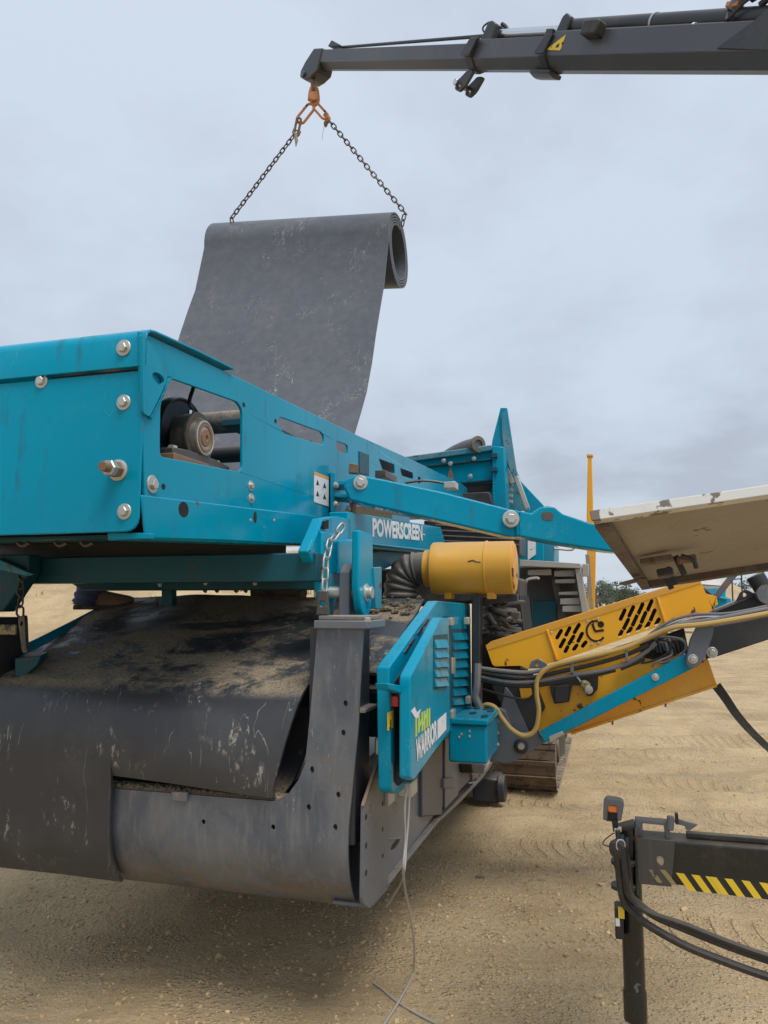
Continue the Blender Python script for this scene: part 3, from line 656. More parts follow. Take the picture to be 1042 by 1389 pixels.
# lower beam that carries the lettering
bt = MB().prism(PS([(472, 694), (598, 715), (606, 742), (600, 748), (472, 737)], -1.22), -B * .10).build('lettered_beam', 'teal', PL, .006)
MB().prism([V(472, 737, -1.215), V(600, 749, -1.215), V(600, 753, -1.215), V(472, 742, -1.215)], -B * .12).build('beam_flange', 'teal_shaded_grimy', bt, .003)
MB().prism(PS([(532, 698), (556, 702), (556, 709), (532, 705)], -1.2185), -B * .001).build('reflection_patch', 'teal_dusty', bt)  # pale reflection on the beam, put into a patch of lighter colour
def lettering(s, p0, p1, h, nrm, mname, parent, name='lettering', bold=.012, shear=0.0):
    me = text_mesh(s, 1.0, mname, 1.0, bold, 0.0, shear)
    xs_ = [v.co.x for v in me.vertices]; ys_ = [v.co.y for v in me.vertices]; w_ = max(xs_) - min(xs_); hh = max(ys_) - min(ys_); x0, y0 = min(xs_), min(ys_)
    ln = (Vector(p1) - Vector(p0)).length
    for v in me.vertices: v.co.x = (v.co.x - x0) / w_ * ln; v.co.y = (v.co.y - y0) / hh * h; v.co.z = 0
    return place(name, me, frame(Vector(p0) + Vector(nrm).normalized() * .002, Vector(p1) - Vector(p0), nrm), parent)
lettering('POWERSCREEN', V(505, 728, -1.22), V(573, 733.5, -1.22), V(505, 702, -1.22).z - V(505, 728, -1.22).z, B, 'decal_white', bt, bold=.045)
MB().prism([V(574, 724, -1.218), V(577, 724.5, -1.218), V(577, 726, -1.218), V(574, 725.5, -1.218)], -B * .001).build('underline_mark', 'decal_white', bt)
MB().prism(PS([(472, 753), (560, 741), (600, 741), (600, 752), (545, 762), (482, 790), (472, 790)], -1.30), -B * .10).build('lower_rail', 'teal_dusty', PL, .006)
MB().prism(PS([(508, 770), (518, 769), (518, 826), (510, 826)], -1.02), -B * .03).build('support_strut', 'teal_dusty', PL, .003)
# ---------- brace arm
ARM = 3.82
a1 = [(466, 660), (470, 650), (480, 645), (492, 645), (520, 650), (600, 667), (690, 690), (706, 693), (706, 728), (690, 728), (600, 707), (500, 685), (474, 678)]
arm1 = MB().prism([D(x, y, ARM) for x, y in a1], (0, .13, 0)).build('brace_arm', 'teal', PL, .010, seg=3)
a2 = [(700, 692), (722, 696), (733, 688), (743, 686), (753, 688), (764, 697), (800, 709), (870, 721), (880, 752), (826, 748), (760, 738), (700, 727)]
arm2 = MB().prism([D(x, y, ARM - .02) for x, y in a2], (0, .12, 0)).build('brace_arm', 'teal', PL, .010, seg=3)
bolt(D(489, 655, ARM), (0, -1, 0), .037, arm1); bolt(D(693, 704, ARM - .022), (0, -1, 0), .043, arm2)
MB().prism(fillet([D(735, 694, ARM - .023), D(751, 695, ARM - .023), D(751, 706, ARM - .023), D(735, 705, ARM - .023)], .02), (0, .002, 0)).build('slotted_hole', 'chain_steel', arm2)
MB().prism([D(453, 652, 3.98), D(480, 652, 3.98), D(480, 658, 3.98), D(453, 658, 3.98)], (0, .2, 0)).build('clevis_plate', 'teal', PL, .004)
MB().prism([D(453, 668, 3.98), D(482, 671, 3.98), D(482, 677, 3.98), D(453, 674, 3.98)], (0, .2, 0)).build('clevis_plate', 'teal', PL, .004)
MB().prism([D(448, 640, 4.0), D(455, 641, 4.0), D(455, 700, 4.0), D(448, 694, 4.0)], (0, .25, 0)).build('mount_flange', 'teal', PL, .004)
for x, y in ((456, 658), (456, 684), (472, 690)): bolt(D(x, y, 3.97), (.6, -.8, 0), .017, PL)
MB().prism([D(474, 682, 4.02), D(484, 683, 4.02), D(483, 711, 4.02), D(476, 711, 4.02)], (0, .05, 0)).build('lock_pin_plate', 'rust', PL, .003)
MB().prism([D(474, 628, 4.1), D(486, 630, 4.1), D(486, 642, 4.1), D(473, 641, 4.1)], (0, .05, 0)).build('pin_retainer', 'rust', PL, .003)
MB().tube(spline([D(550, 655, 4.6), D(575, 652, 4.6), D(600, 655, 4.6), D(618, 660, 4.6)]), .008, 6).build('hydraulic_pipe', 'hose_black', PL)
MB().obox(D(612, 659, 4.6), A * .05, B * .035, K * .02).build('valve_block', 'zinc', PL, .003)
MB().obox(D(524, 647, 4.3), A * .12, B * .03, K * .02).build('valve_block', 'bearing', PL, .003)
# safety chain from the end plate to the post
LK = link_mesh('chain_link', 'chain_bright', .046, .030, .0045); LD = link_mesh('chain_link_dark', 'chain_steel', .05, .034, .005)
chain([W(2.98, -1.16, 0) * 0 + D(466, 712, 3.25), D(447, 738, 3.2), D(442, 762, 3.15), D(440, 802, 3.12)], .046, LK, PL)
MB().prism([D(431, 801, 3.10), D(445, 801, 3.10), D(446, 834, 3.10), D(429, 834, 3.10)], (0, .03, 0), [ell(D(437, 819, 3.10), (.010, 0, 0), (0, 0, .010), 10)]).build('chain_anchor', 'bearing', PL, .004)
# ---------- grey tail frame
uG = 2.91
G = lambda x, y: U(x, y, uG)
zlip = G(370, 1087).z; zn = .757; vE = uvz(G(472, 1150))[1]
poly = [G(493, 851), G(486, 987), G(473, 1120), W(uG, vE, zn), W(uG, -2.80, zn), W(uG, -2.80, zlip), G(372, 1087), G(391, 1077), G(405, 1058), G(414, 1036), G(423, 946), G(431, 849)]
hl = []
for x, y, w_, h_ in ((469, 954, 3.2, 4), (466, 994, 3.2, 4), (423.5, 1044, 3, 4.5), (459, 1078, 3, 4), (419, 1095, 3, 4), (455, 1122, 3, 4), (276, 1115, 3, 3.5), (370.5, 1122, 3, 3.5)):
    hl.append(ell(G(x, y), B * (w_ * 3.1 / F), K * (h_ * 3.1 / F), 10))
tail = MB().prism(poly, A * .012, hl).build('tail_shroud', 'shroud_steel', PL)
r_ = .30; np_ = [(uG, zn), (uG + .0003, zn - .014)] + [(uG + r_ - r_ * math.cos(a), zn - r_ * math.sin(a)) for a in [i * math.pi / 28 for i in range(1, 15)]] + [(uG + .6, zn - r_ - .004)]
MB().sheet([[W(u, v, z) for v in (-2.80, -2.5, -2.1, -1.7, -1.3, vE)] for u, z in np_], .012).build('shroud_nose', 'shroud_steel', tail)
MB().box(uG + .014, uG + .10, -2.75, uvz(G(385, 1085))[1], zlip - .05, zlip + .012).build('shroud_ledge', 'clod', tail, .01)
MB().obox(U(245, 1080, uG - .004), A * .012, B * .035, K * .018).build('ledge_bracket', 'grey_worn', tail, .003)
# right post: web, cap, gusset shelf
vP = uvz(G(493, 851))[1]; zt2 = G(470, 852).z
MB().box(uG + .014, uG + .20, -1.16, vP - .035, zn + .01, zt2).build('post_web', 'dark_paint', PL, .004)
MB().box(uG - .03, uG + .23, uvz(G(431, 849))[1] - .006, vP + .025, zt2 - .002, zt2 + .030).build('post_cap', 'grey_paint', PL, .004)
MB().box(uG - .02, uG + .20, uvz(G(431, 849))[1] + .01, vP + .01, zt2 + .032, zt2 + .048).build('cap_shim', 'grey_worn', PL, .003)
zs = G(490, 965).z
MB().box(uG + .012, uG + .19, vP - .06, vP + .005, zs - .008, zs + .006).build('gusset_shelf', 'grey_worn', PL, .002)
MB().obox(G(486, 841) - K * 0, A * .012, B * .05, K * .010).build('shim_plate', 'zinc', PL, .002)
for x, y in ((505, 873), (506, 892)): MB().obox(V(x, y, vP - .03), A * .018, B * .004, K * .016).build('web_tag', 'zinc', PL, .001)
# chassis side plate, sill and web
vC = -.925
sp = MB().prism(fillet(PS([(494, 1092), (513, 1036), (527, 1062), (527, 1205), (503, 1233), (492, 1226)], vC), [.01, 0, 0, 0, .03, .03]), -B * .014).build('tail_side_plate', 'grey_paint', PL, .002)
for x_, y_, r2 in [(497, y, .012) for y in (1108, 1147, 1184)] + [(519.5, y, .009) for y in (1090, 1125, 1161)]: MB().prism(ell(V(x_, y_, vC + .001), A * r2, K * r2, 10), -B * .002).build('drill_hole', 'hole_dark', sp)
MB().prism([V(513, 1034, vC + .002), V(515, 1034, vC + .002), V(496, 1093, vC + .002), V(494, 1093, vC + .002)], -B * .012).build('rusty_edge', 'rust', sp)
MB().prism(PS([(500, 1225), (527, 1190), (549, 1160), (594, 1100), (621, 1075), (656, 1040), (672, 1012), (690, 985), (612, 960), (528, 1040)], vC - .025), -B * .14).build('chassis_web', 'grey_paint', PL, .003)
MB().prism(PS([(503, 1233), (549, 1174), (594, 1117), (594, 1113), (549, 1169), (527, 1198), (503, 1228)], vC), -B * .16).build('chassis_sill', 'grey_paint', PL, .003)
MB().prism(PS([(594, 1117), (622, 1091), (655, 1056), (672, 1030), (690, 1005), (690, 1000), (671, 1025), (654, 1051), (621, 1086), (594, 1112)], vC), -B * .16).build('chassis_sill', 'grey_worn', PL, .003)
MB().prism(PS([(527, 1137), (545, 1135), (545, 1138), (527, 1140)], vC - .02), -B * .10).build('chassis_shelf', 'grey_worn', PL, .002)
MB().prism(PS([(573, 1022), (600, 990), (600, 1106), (573, 1108)], vC - .005), -B * .05).build('chassis_column', 'navy_grey', PL, .006)
MB().prism(PS([(604, 1000), (622, 1000), (622, 1078), (604, 1098)], vC - .012), -B * .03).build('chassis_rib', 'grey_paint', PL, .004)
MB().prism(PS([(641, 1037), (660, 1037), (660, 1042), (641, 1060)], vC - .008), -B * .03).build('chassis_rib', 'grey_worn', PL, .004)
MB().prism(PS([(603, 1056), (616, 1055), (616, 1069), (603, 1070)], vC + .01), -B * .05).build('junction_cover', 'grey_plastic', PL, .006)
MB().prism(PS([(640, 1037), (657, 1037), (657, 1049), (642, 1049)], vC + .06), -B * .08).build('junction_cover', 'black_plastic', PL, .006)
for x, y in ((537, 1184), (537, 1145)): MB().prism(ell(V(x, y, vC - .022), A * .07, K * .012, 14), -B * .01).build('lightening_hole', 'hole_dark', PL)
MB().tube(spline([V(637, 1040, vC + .03), V(640, 1049, vC + .03), V(646, 1050, vC + .03), V(647, 1060, vC + .03), V(636, 1062, vC + .03)]), .005, 6).build('sensor_cable', 'wire_grey', PL)
# ---------- left post with its chain
zq = U(15, 838, uG).z
MB().box(uG, uG + .2, -2.86, uvz(U(34, 860, uG + .2))[1], .95, zq).build('post_web', 'dark_paint', PL, .006)
MB().box(uG - .012, uG, -2.84, uvz(U(22, 880, uG))[1], zq - .075, zq - .03).build('post_label', 'decal_dull', PL, .003)
LH = U(30, 860, uG - .02)
MB().prism(fillet([U(24, 838, uG - .03), U(33, 833, uG - .03), U(35, 878, uG - .03), U(38, 885, uG - .03), U(30, 886, uG - .03)], .02), A * .02, [ell(U(29, 846, uG - .03), B * .008, K * .012, 8)]).build('chain_anchor', 'bearing', PL, .003)
chain([U(30, 776, uG + .12), U(28.5, 805, uG + .05), U(27, 836, uG)], .05, LD, PL)
MB().prism([U(-60, 752, 3.0), U(40, 752, 3.0), U(38, 779, 3.0), U(4, 830, 3.0), U(-60, 830, 3.0)], A * .08).build('end_plate', 'teal_shaded_grimy', PL, .006)
MB().prism([U(-10, 755, 2.96), U(42, 778, 2.96), U(34, 781, 2.96), U(-10, 770, 2.96)], A * .03).build('diagonal_stiffener', 'teal_dusty', PL, .004)
# hopper side wall, left of the feeder belt
hs = [D(22, 890, 3.75), D(50, 882, 3.8), D(135, 830, 4.5), D(137, 826, 4.52), D(128, 826, 4.52), D(45, 873, 3.8), D(22, 884, 3.75)]
MB().sheet([[D(20, 892, 3.72), D(20, 880, 3.75)], [D(50, 879, 3.84), D(50, 866, 3.88)], [D(92, 857, 4.1), D(92, 845, 4.16)], [D(138, 830, 4.5), D(138, 821, 4.56)]], .012).build('hopper_rail', 'teal', PL)
MB().prism([D(20, 893, 3.6), D(56, 889, 3.6), D(50, 903, 3.6), D(28, 922, 3.6), D(20, 922, 3.6)], (0, .08, .012)).build('hopper_wall', 'teal_shaded_grimy', PL, .004)
# ---------- engine hood
vH = -.82
hp_ = PS([(528, 905), (593, 815), (638, 819), (640, 965), (612, 992), (560, 1058), (540, 1078), (531, 1074)], vH)
hood = MB().prism(fillet(hp_, [.01, .02, .02, .01, 0, 0, .03, .02]), -B * .052).build('engine_hood', 'teal', PL, .006)
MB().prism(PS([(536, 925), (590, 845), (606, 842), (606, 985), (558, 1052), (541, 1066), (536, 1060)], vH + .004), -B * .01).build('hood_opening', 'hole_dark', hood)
for x, y in ((549, 885), (556, 874), (567, 859), (575, 848)): MB().prism([V(x, y, vH + .004), V(x + 6, y - 9, vH + .004), V(x + 8, y - 8, vH + .004), V(x + 3, y + 1, vH + .004)], -B * .003).build('hood_arrow', 'black_plastic', hood)
# the open door with its decals and louvres
vD = -.735
dp = PS([(557, 917), (598, 838), (609, 838), (611, 990), (562, 1059), (557, 1056)], vD)
door = MB().prism(fillet(dp, [.02, .02, .01, 0, .02, .01]), -B * .045).build('engine_door', 'teal', PL, .006)
lv = fillet([(0, 0)], 0) if 0 else None
def louvre(x0, x1, y, v, h, parent, ys=1.0):
    a, b = V(x0, y, v), V(x1, y + (x1 - x0) * -.02 * ys, v); dn = -K * h
    MB().add([a + dn * .1, b + dn * .1, b + dn + B * .013, a + dn + B * .013, a + dn, b + dn], [(0, 3, 2, 1), (3, 4, 5, 2), (0, 4, 3), (1, 2, 5), (0, 1, 5, 4)]).build('louvre', 'teal', parent)
for i in range(5): louvre(589.5, 606, 866 + i * 13, vD + .001, .042, door)
for i in range(8): louvre(614, 633, 857 + i * 12.5, vH + .001, .046, hood)
MB().prism(PS([(588, 862), (607.5, 860), (607.5, 932), (588, 936)], vD + .0015), -B * .002).build('louvre_backing', 'teal_shaded_grimy', door)
MB().prism(PS([(612.5, 853), (634.5, 853), (634.5, 958), (612.5, 960)], vH + .0015), -B * .002).build('louvre_backing', 'teal_shaded_grimy', hood)
MB().prism(PS([(609.5, 836), (612, 836), (612, 990), (609.5, 990)], vH + .03), -B * .03).build('door_hinge_strip', 'teal_shaded_grimy', hood, .002)
for x, y in ((611, 843), (634, 842), (636, 949), (613, 968)): MB().obox(V(x, y, vH + .03), A * .04, B * .014, K * .02).build('hinge', 'zinc', hood, .003)
MB().prism(PS([(614, 892), (618, 892), (618, 914), (614, 914)], vH + .03), -B * .02).build('door_latch', 'zinc', hood, .003)
w0, w1 = V(558.5, 1032, vD), V(606, 985, vD)
lh = V(560, 1008, vD).z - V(560, 1032, vD).z
# the white name strip slants up along the door's lower edge
def slant_text(s_, q0, q1, qt, m_, nm):
    """lettering that climbs from q0 to q1 with upright strokes as tall as q0-qt"""
    me = text_mesh(s_, 1.0, m_, 1.0, .05, 0.0); a0, a1, at = V(*q0, vD + .002), V(*q1, vD + .002), V(*qt, vD + .002)
    xs_ = [v.co.x for v in me.vertices]; ys_ = [v.co.y for v in me.vertices]; x0, x1, y0, y1 = min(xs_), max(xs_), min(ys_), max(ys_)
    for v in me.vertices: v.co = (a1 - a0) * ((v.co.x - x0) / (x1 - x0)) + (at - a0) * ((v.co.y - y0) / (y1 - y0))
    return place(nm, me, Matrix.Translation(a0), door)
slant_text('WARRIOR', (564.5, 1036), (593, 1004), (564.5, 1003), 'decal_white', 'name_lettering')
yb = lambda x: 1036 - (x - 565) * (1036 - 989) / 41; yt = lambda x: 1004 - (x - 565) * (1004 - 966) / 41
MB().prism(PS([(594, yt(594)), (605.5, yt(605.5)), (605.5, yb(605.5)), (594, yb(594))], vD + .002), -B * .001).build('number_panel', 'decal_white', door)
for x, ya, yb2 in ((563.8, 976, 1000), (567.5, 972, 995), (572, 967, 993), (575, 966, 992), (578.5, 963, 988), (581.6, 962, 986)):
    MB().prism(PS([(x, ya), (x + 2.2, ya - 2), (x + 2.2, yb2 - 2), (x, yb2)], vD + .002), -B * .001).build('lime_letter', 'decal_lime', door)
for q1, q2 in (((567, 990), (572, 975)), ((573, 985), (578, 968))):
    MB().prism(PS([q1, (q1[0] + 2, q1[1] - 1), (q2[0] + 2, q2[1]), q2], vD + .0022), -B * .001).build('lime_letter', 'decal_lime', door)
MB().prism(PS([(558, 965), (563, 959), (566, 967), (571, 962), (568, 972), (565, 976), (561, 970)], vD + .002), -B * .001).build('emblem', 'decal_white', door)
# front column of the hood with label, red knob and bracket
MB().prism(PS([(527, 967), (534, 963), (534, 987), (527, 991)], vH + .003), -B * .004).build('service_label', 'decal_yellow', hood)
MB().obox(V(537, 950, vH + .01), A * .03, B * .02, K * .022).build('isolator_knob', 'red_plastic', hood, .006)
MB().prism(PS([(527, 927), (552, 931), (549, 942), (528, 935)], vH + .05), -B * .05).build('door_catch', 'teal', hood, .004)
MB().obox(V(516, 1012, vC + .02), A * .02, B * .02, K * .035).build('hose_clamp', 'zinc', PL, .008)
MB().obox(V(527, 1080, vC + .0), A * .05, B * .015, K * .03).build('hose_clamp', 'zinc', PL, .004)
MB().obox(V(553, 1068, vH + .0), A * .05, B * .03, K * .03).build('junction_cover', 'zinc', PL, .006)
# tool box beside the hood
c0 = U(611, 978, 4.11); c1 = U(661, 1037, 4.11); vb = uvz(c1)[1]; zt3 = U(661, 985, 4.11).z
tb = MB().box(4.11, 4.56, vH - .02, vb, c1.z, zt3).build('tool_box', 'teal', PL, .012, seg=3)
MB().box(4.095, 4.58, vH - .02, vb + .010, zt3 + .002, zt3 + .035).build('box_lid', 'teal', tb, .010, seg=3)
for u_, v_ in ((4.2, -.66), (4.42, -.66), (4.3, -.74), (4.5, -.70)):
    MB().prism(ell(W(u_, v_, zt3 + .036), A * .05, B * .02, 12), K * .002).build('lid_pocket', 'teal_shaded_grimy', tb)
for x, y in ((623, 1000), (626, 996), (637, 992), (637, 999)): bolt(U(x, y, 4.109), -A, .007, tb, name='rivet')
for y in (978, 994, 1010): bolt(V(676, y, vb + .001), B, .012, tb)
# ---------- engine bay right of the hood
MB().prism([U(500, 772, 5.05), U(600, 770, 5.05), U(705, 784, 5.05), U(705, 815, 5.05), U(500, 826, 5.05)], A * .5).build('engine_block', 'black_plastic', PL, .02)
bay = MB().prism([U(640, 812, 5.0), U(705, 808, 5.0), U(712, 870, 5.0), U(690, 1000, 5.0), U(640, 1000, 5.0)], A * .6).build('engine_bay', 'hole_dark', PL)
MB().prism([U(640, 808, 4.55), U(651, 808, 4.55), U(651, 965, 4.55), U(642, 965, 4.55)], A * .10).build('bay_frame', 'dark_paint', PL, .004)
MB().prism([U(651, 812, 4.7), U(702, 806, 4.7), U(702, 815, 4.7), U(651, 822, 4.7)], A * .08).build('bay_frame', 'dark_paint', PL, .004)
for i in range(16):
    y0 = random.uniform(816, 862); xe = random.uniform(690, 712); dy = random.uniform(-6, 16)
    pts = [U(650, y0 + random.uniform(-3, 3), 4.95), U(662, y0 - random.uniform(2, 10), 4.80 + random.uniform(-.05, .05)), U(676 + random.uniform(-4, 4), y0 + random.uniform(-6, 6), 4.76), U((676 + xe) / 2, y0 + dy * .6, 4.82), U(xe, y0 + dy, 4.95)]
    MB().tube(spline(pts, 6), random.choice((.011, .014, .018)), 9).build('engine_hose', 'hose_grey' if i % 8 == 3 else 'hose_black', bay)
for i in range(5): MB().obox(U(random.uniform(655, 700), random.uniform(820, 860), 4.86), A * .03, B * random.uniform(.02, .04), K * random.uniform(.015, .03)).build('engine_fitting', random.choice(('zinc', 'bearing')), bay, .004)
MB().tube(spline([U(648, 900, 4.5), U(647, 930, 4.48), U(645, 945, 4.48), U(652, 962, 4.48), U(654, 975, 4.48)]), .022, 8).build('breather_hose', 'hose_grey', PL)
# ---------- air cleaner and its duct
pA, pB = U(588, 771, 4.62), U(698, 772, 4.62); pB.z = pA.z
ax = (pB - pA).normalized(); Lc = (pB - pA).length
ac = MB().rev(pA, ax, [(0, .10), (.0, .152), (.006, .158), (.05, .160), (.06, .157), (Lc * .66, .158), (Lc * .665, .163), (Lc * .68, .163), (Lc * .685, .158), (Lc - .006, .158), (Lc, .153), (Lc, .05)], 48).build('air_cleaner', 'cleaner_orange', PL)
MB().rev(pB - ax * .004, ax, [(0, .14), (.010, .14), (.014, .12)], 40).build('cleaner_cap', 'orange_dusty', ac)
for t in (.20, .72):
    q = pA + ax * Lc * t; MB().obox(q - K * .165, A * .05, ax * .022, K * .022).build('cleaner_foot', 'orange', ac, .004)
q = pA + ax * Lc * .55 - A * .155 + K * .03
MB().tube(spline([q - ax * .03, q + K * .008, q + ax * .02, q + ax * .045 - K * .004]), .004, 6).build('cleaner_latch', 'bearing', ac)
dc = spline([pA - ax * .02, pA - ax * .10, pA - ax * .17 - K * .03, pA - ax * .205 - K * .11, pA - ax * .21 - K * .20, pA - ax * .21 - K * .24], 8)
MB().tube(dc, [.098 + (.010 if i % 4 < 2 else 0) * (1 if i > 8 else 0) for i in range(len(dc))], 24).build('intake_duct', 'duct', PL)
MB().rev(pA + ax * .002, -ax, [(0, .112), (.05, .112), (.055, .10)], 30).build('duct_clamp', 'cleaner_orange', PL)
MB().rev(pA - ax * .21 - K * .25, K, [(0, .112), (.02, .112), (.022, .1)], 30).build('duct_clamp', 'dark_paint', PL)
# ---------- weld beads
def weld(pts, parent, r=.005):
    pa = spline(pts, max(3, int(sum((Vector(b_) - Vector(a_)).length for a_, b_ in zip(pts, pts[1:])) / .012 / max(1, len(pts) - 1))))
    MB().tube(pa, [r * (1 + .35 * math.sin(i * 2.4)) for i in range(len(pa))], 6).build('weld_bead', 'teal', parent)
weld([V(194, 470, vS + .004), V(197, 520, vS + .004), V(203, 567, vS + .004)], cs); weld([V(204, 567, vS + .004), V(219, 537, vS + .004), V(231, 511, vS + .004)], cs)
weld([D(706, 694, ARM - .022), D(706, 728, ARM - .022)], arm1); weld([V(458, 734, -1.168), V(459, 777, -1.168)], PL); weld([V(438, 705, -1.218), V(420, 747, -1.218)], PL)
weld([U(669, 612, 7.89), U(670, 688, 7.89)], PL, .01); weld([V(500, 738, -1.213), V(596, 748, -1.213)], bt, .006)
# ---------- rear screen box
MB().prism([W(u, -1.47, ftop(u) - d_) for u, d_ in ((4.75, .30), (7.5, .30), (7.5, .03), (4.75, .03))], -B * .01).build('rubber_skirt', 'rubber_dark', PL)
MB().prism([U(545, 621, 8.0), U(668, 605, 8.0), U(668, 680, 8.0), U(600, 690, 8.0), U(545, 690, 8.0)], A * 2.4).build('screen_box', 'teal', PL, .01)
MB().prism([U(544, 620, 7.95), U(668, 603, 7.95), U(668, 611, 7.95), U(544, 628, 7.95)], A * .10).build('screen_rail', 'teal_dusty', PL, .01)
MB().prism([U(566, 632, 7.96), U(668, 622, 7.96), U(668, 624, 7.96), U(566, 634.5, 7.96)], A * .06).build('screen_rail', 'teal_shaded_grimy', PL, .004)
MB().prism([U(600, 656, 7.96), U(670, 649, 7.96), U(670, 652, 7.96), U(600, 659, 7.96)], A * .06).build('screen_rail', 'teal_shaded_grimy', PL, .004)
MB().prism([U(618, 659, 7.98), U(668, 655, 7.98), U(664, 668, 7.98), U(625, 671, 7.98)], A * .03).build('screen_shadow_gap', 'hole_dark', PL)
MB().prism([U(620, 669, 7.7), U(664, 667, 7.7), U(668, 684, 7.7), U(622, 690, 7.7)], A * .2).build('rubber_skirt', 'rubber_dark', PL, .01)
for x, y in ((602, 625), (643, 622), (638, 646), (611, 629)): bolt(U(x, y, 7.94), -A, .024, PL)
MB().prism([U(611, 632, 7.955), U(616, 650, 7.955), U(606, 652, 7.955)], A * .004).build('rust_stain_plate', 'rust', PL)
MB().prism([U(668, 604, 7.9), U(684, 606, 7.9), U(688, 694, 7.9), U(670, 692, 7.9)], A * .25).build('screen_post', 'teal', PL, .012)
for y in (618, 637): MB().obox(U(671, y, 7.88), A * .03, B * .03, K * .025).build('post_lug', 'teal_shaded_grimy', PL, .004)
fin = MB().prism([U(667, 604, 8.15), U(668, 597, 8.15), U(679, 553, 8.15), U(688, 553, 8.15), U(701, 643, 8.15), U(690, 636, 8.15), U(681, 606, 8.15)], A * .06).build('wing_plate', 'teal', PL, .006)
MB().prism([U(680, 563, 8.12), U(688, 553, 8.12), U(702, 645, 8.12), U(692, 640, 8.12), U(683, 606, 8.12), U(681, 590, 8.12)], A * .02).build('wing_side_face', 'teal_dusty', PL, .006)  # overlay whose duller teal stands for shade on the fin's turned face
MB().prism([U(678, 610, 8.45), U(702, 640, 8.45), U(719, 692, 8.45), U(686, 694, 8.45)], A * .05).build('wing_plate', 'teal_dusty', PL, .006)
for (x0, y0, x1, y1) in ((682, 612, 700, 645), (681, 624, 696, 656), (700, 646, 716, 690)): MB().bar(U(x0, y0, 8.3), U(x1, y1, 8.3), .05, .05).build('wing_brace', 'alu_step', PL, .006)
for y in (655, 662, 670, 678): MB().bar(U(683, y, 8.33), U(696, y + 3, 8.33), .05, .03).build('wing_tread', 'alu_step', PL, .003)
MB().prism([U(706, 652, 9.2), U(738, 686, 9.2), U(738, 700, 9.2), U(712, 700, 9.2)], A * .06).build('wing_plate', 'teal', PL, .006)
rm = MB(); ra, rb = U(604, 618, 8.4), U(648, 603, 7.95)
MB().tube(spline([ra, (ra + rb) / 2 + K * .01, rb]), [.05, .055, .06, .065, .07, .072, .075, .078, .08, .08, .08, .082, .085], 16).build('rolled_mat', 'rubber_hung', PL)
MB().rev(rb - (rb - ra).normalized() * .01, rb - ra, [(0, .088), (.03, .09), (.032, .05), (.0, .048)], 20, cap=False).build('mat_end', 'rubber_edge', PL)
# panels and steps behind the arm
rc = MB().prism([U(575, 706, 6.3), U(705, 716, 6.3), U(705, 752, 6.3), U(575, 748, 6.3)], A * .5).build('rear_conveyor', 'dark_paint', PL, .01)
for y_ in (714, 721, 728, 735): MB().prism([U(590, y_ - 3, 6.28), U(704, y_ + 3, 6.28), U(704, y_ + 5, 6.28), U(590, y_ - 1, 6.28)], A * .03).build('conveyor_slat', 'duct', rc, .003)
MB().prism([U(700, 725, 7.2), U(738, 728, 7.2), U(738, 790, 7.2), U(700, 790, 7.2)], A * .8).build('rear_panel', 'teal', PL, .01)
MB().prism([U(738, 733, 7.3), U(752, 735, 7.3), U(752, 786, 7.3), U(738, 786, 7.3)], A * .7).build('rear_panel', 'teal_dusty', PL, .01)
MB().prism([U(722, 815, 6.6), U(756, 815, 6.6), U(752, 850, 6.6), U(722, 856, 6.6)], A * .5).build('rear_tank', 'teal_shaded_grimy', PL, .01)
MB().prism([U(716, 728, 7.19), U(727, 729, 7.19), U(727, 752, 7.19), U(716, 760, 7.19)], A * .004).build('panel_label', 'decal_white', PL)
MB().tube(spline([U(752, 744, 7.3), U(776, 746, 7.3), U(776, 739, 7.3), U(753, 737, 7.3)], 3), .012, 6).build('grab_rail', 'alu_step', PL)
sf = MB().prism([U(705, 759, 6.4), U(787, 764, 6.4), U(787, 771, 6.4), U(705, 768, 6.4)], A * .5).build('walkway_deck', 'alu_step', PL, .004)
for (xa, xb, y, h_) in ((716, 748, 773, 7), (752, 780, 774, 8), (753, 781, 786, 5), (758, 785, 803, 4), (760, 787, 812, 8), (763, 790, 822, 8)):
    MB().prism([U(xa, y, 6.5), U(xb, y - 1, 6.5), U(xb, y + h_, 6.5), U(xa, y + h_, 6.5)], A * .12).build('step_tread', 'alu_step', PL, .004)
MB().prism([U(746, 770, 6.62), U(754, 770, 6.62), U(768, 842, 6.62), U(758, 842, 6.62)], A * .05).build('step_stringer', 'duct', PL, .004)
MB().prism([U(780, 771, 6.42), U(787, 771, 6.42), U(799, 832, 6.42), U(790, 834, 6.42)], A * .30).build('step_stringer', 'alu_step', PL, .004)
MB().prism([U(790, 765, 6.40), U(799, 765, 6.40), U(799, 782, 6.40), U(790, 782, 6.40)], A * .04).build('step_bracket', 'alu_step', PL, .004)
MB().prism([U(705, 770, 6.8), U(790, 770, 6.8), U(795, 850, 6.8), U(705, 850, 6.8)], A * .05).build('step_backplate', 'duct', PL, .004)
MB().tube(spline([U(712, 800, 6.3), U(715, 787, 6.3), U(728, 784, 6.3), U(731, 786, 6.3)]), .012, 6).build('cable_loop', 'wire_grey', PL)
yp = MB().prism([U(797.5, 617, 6.7), U(803, 617, 6.7), U(805, 700, 6.7), U(808.5, 745, 6.7), U(807, 832, 6.7), U(797, 832, 6.7), U(796, 700, 6.7)], A * .06).build('yellow_upright', 'orange', PL, .004)
MB().prism([U(796, 616, 6.69), U(804.5, 616, 6.69), U(804.5, 619, 6.69), U(796, 619, 6.69)], A * .08).build('upright_cap', 'orange_dusty', yp, .003)
MB().prism([U(794, 752, 6.6), U(800, 752, 6.6), U(805, 826, 6.6), U(800, 826, 6.6)], A * .03).build('upright_guard', 'dirty_white', yp, .003)
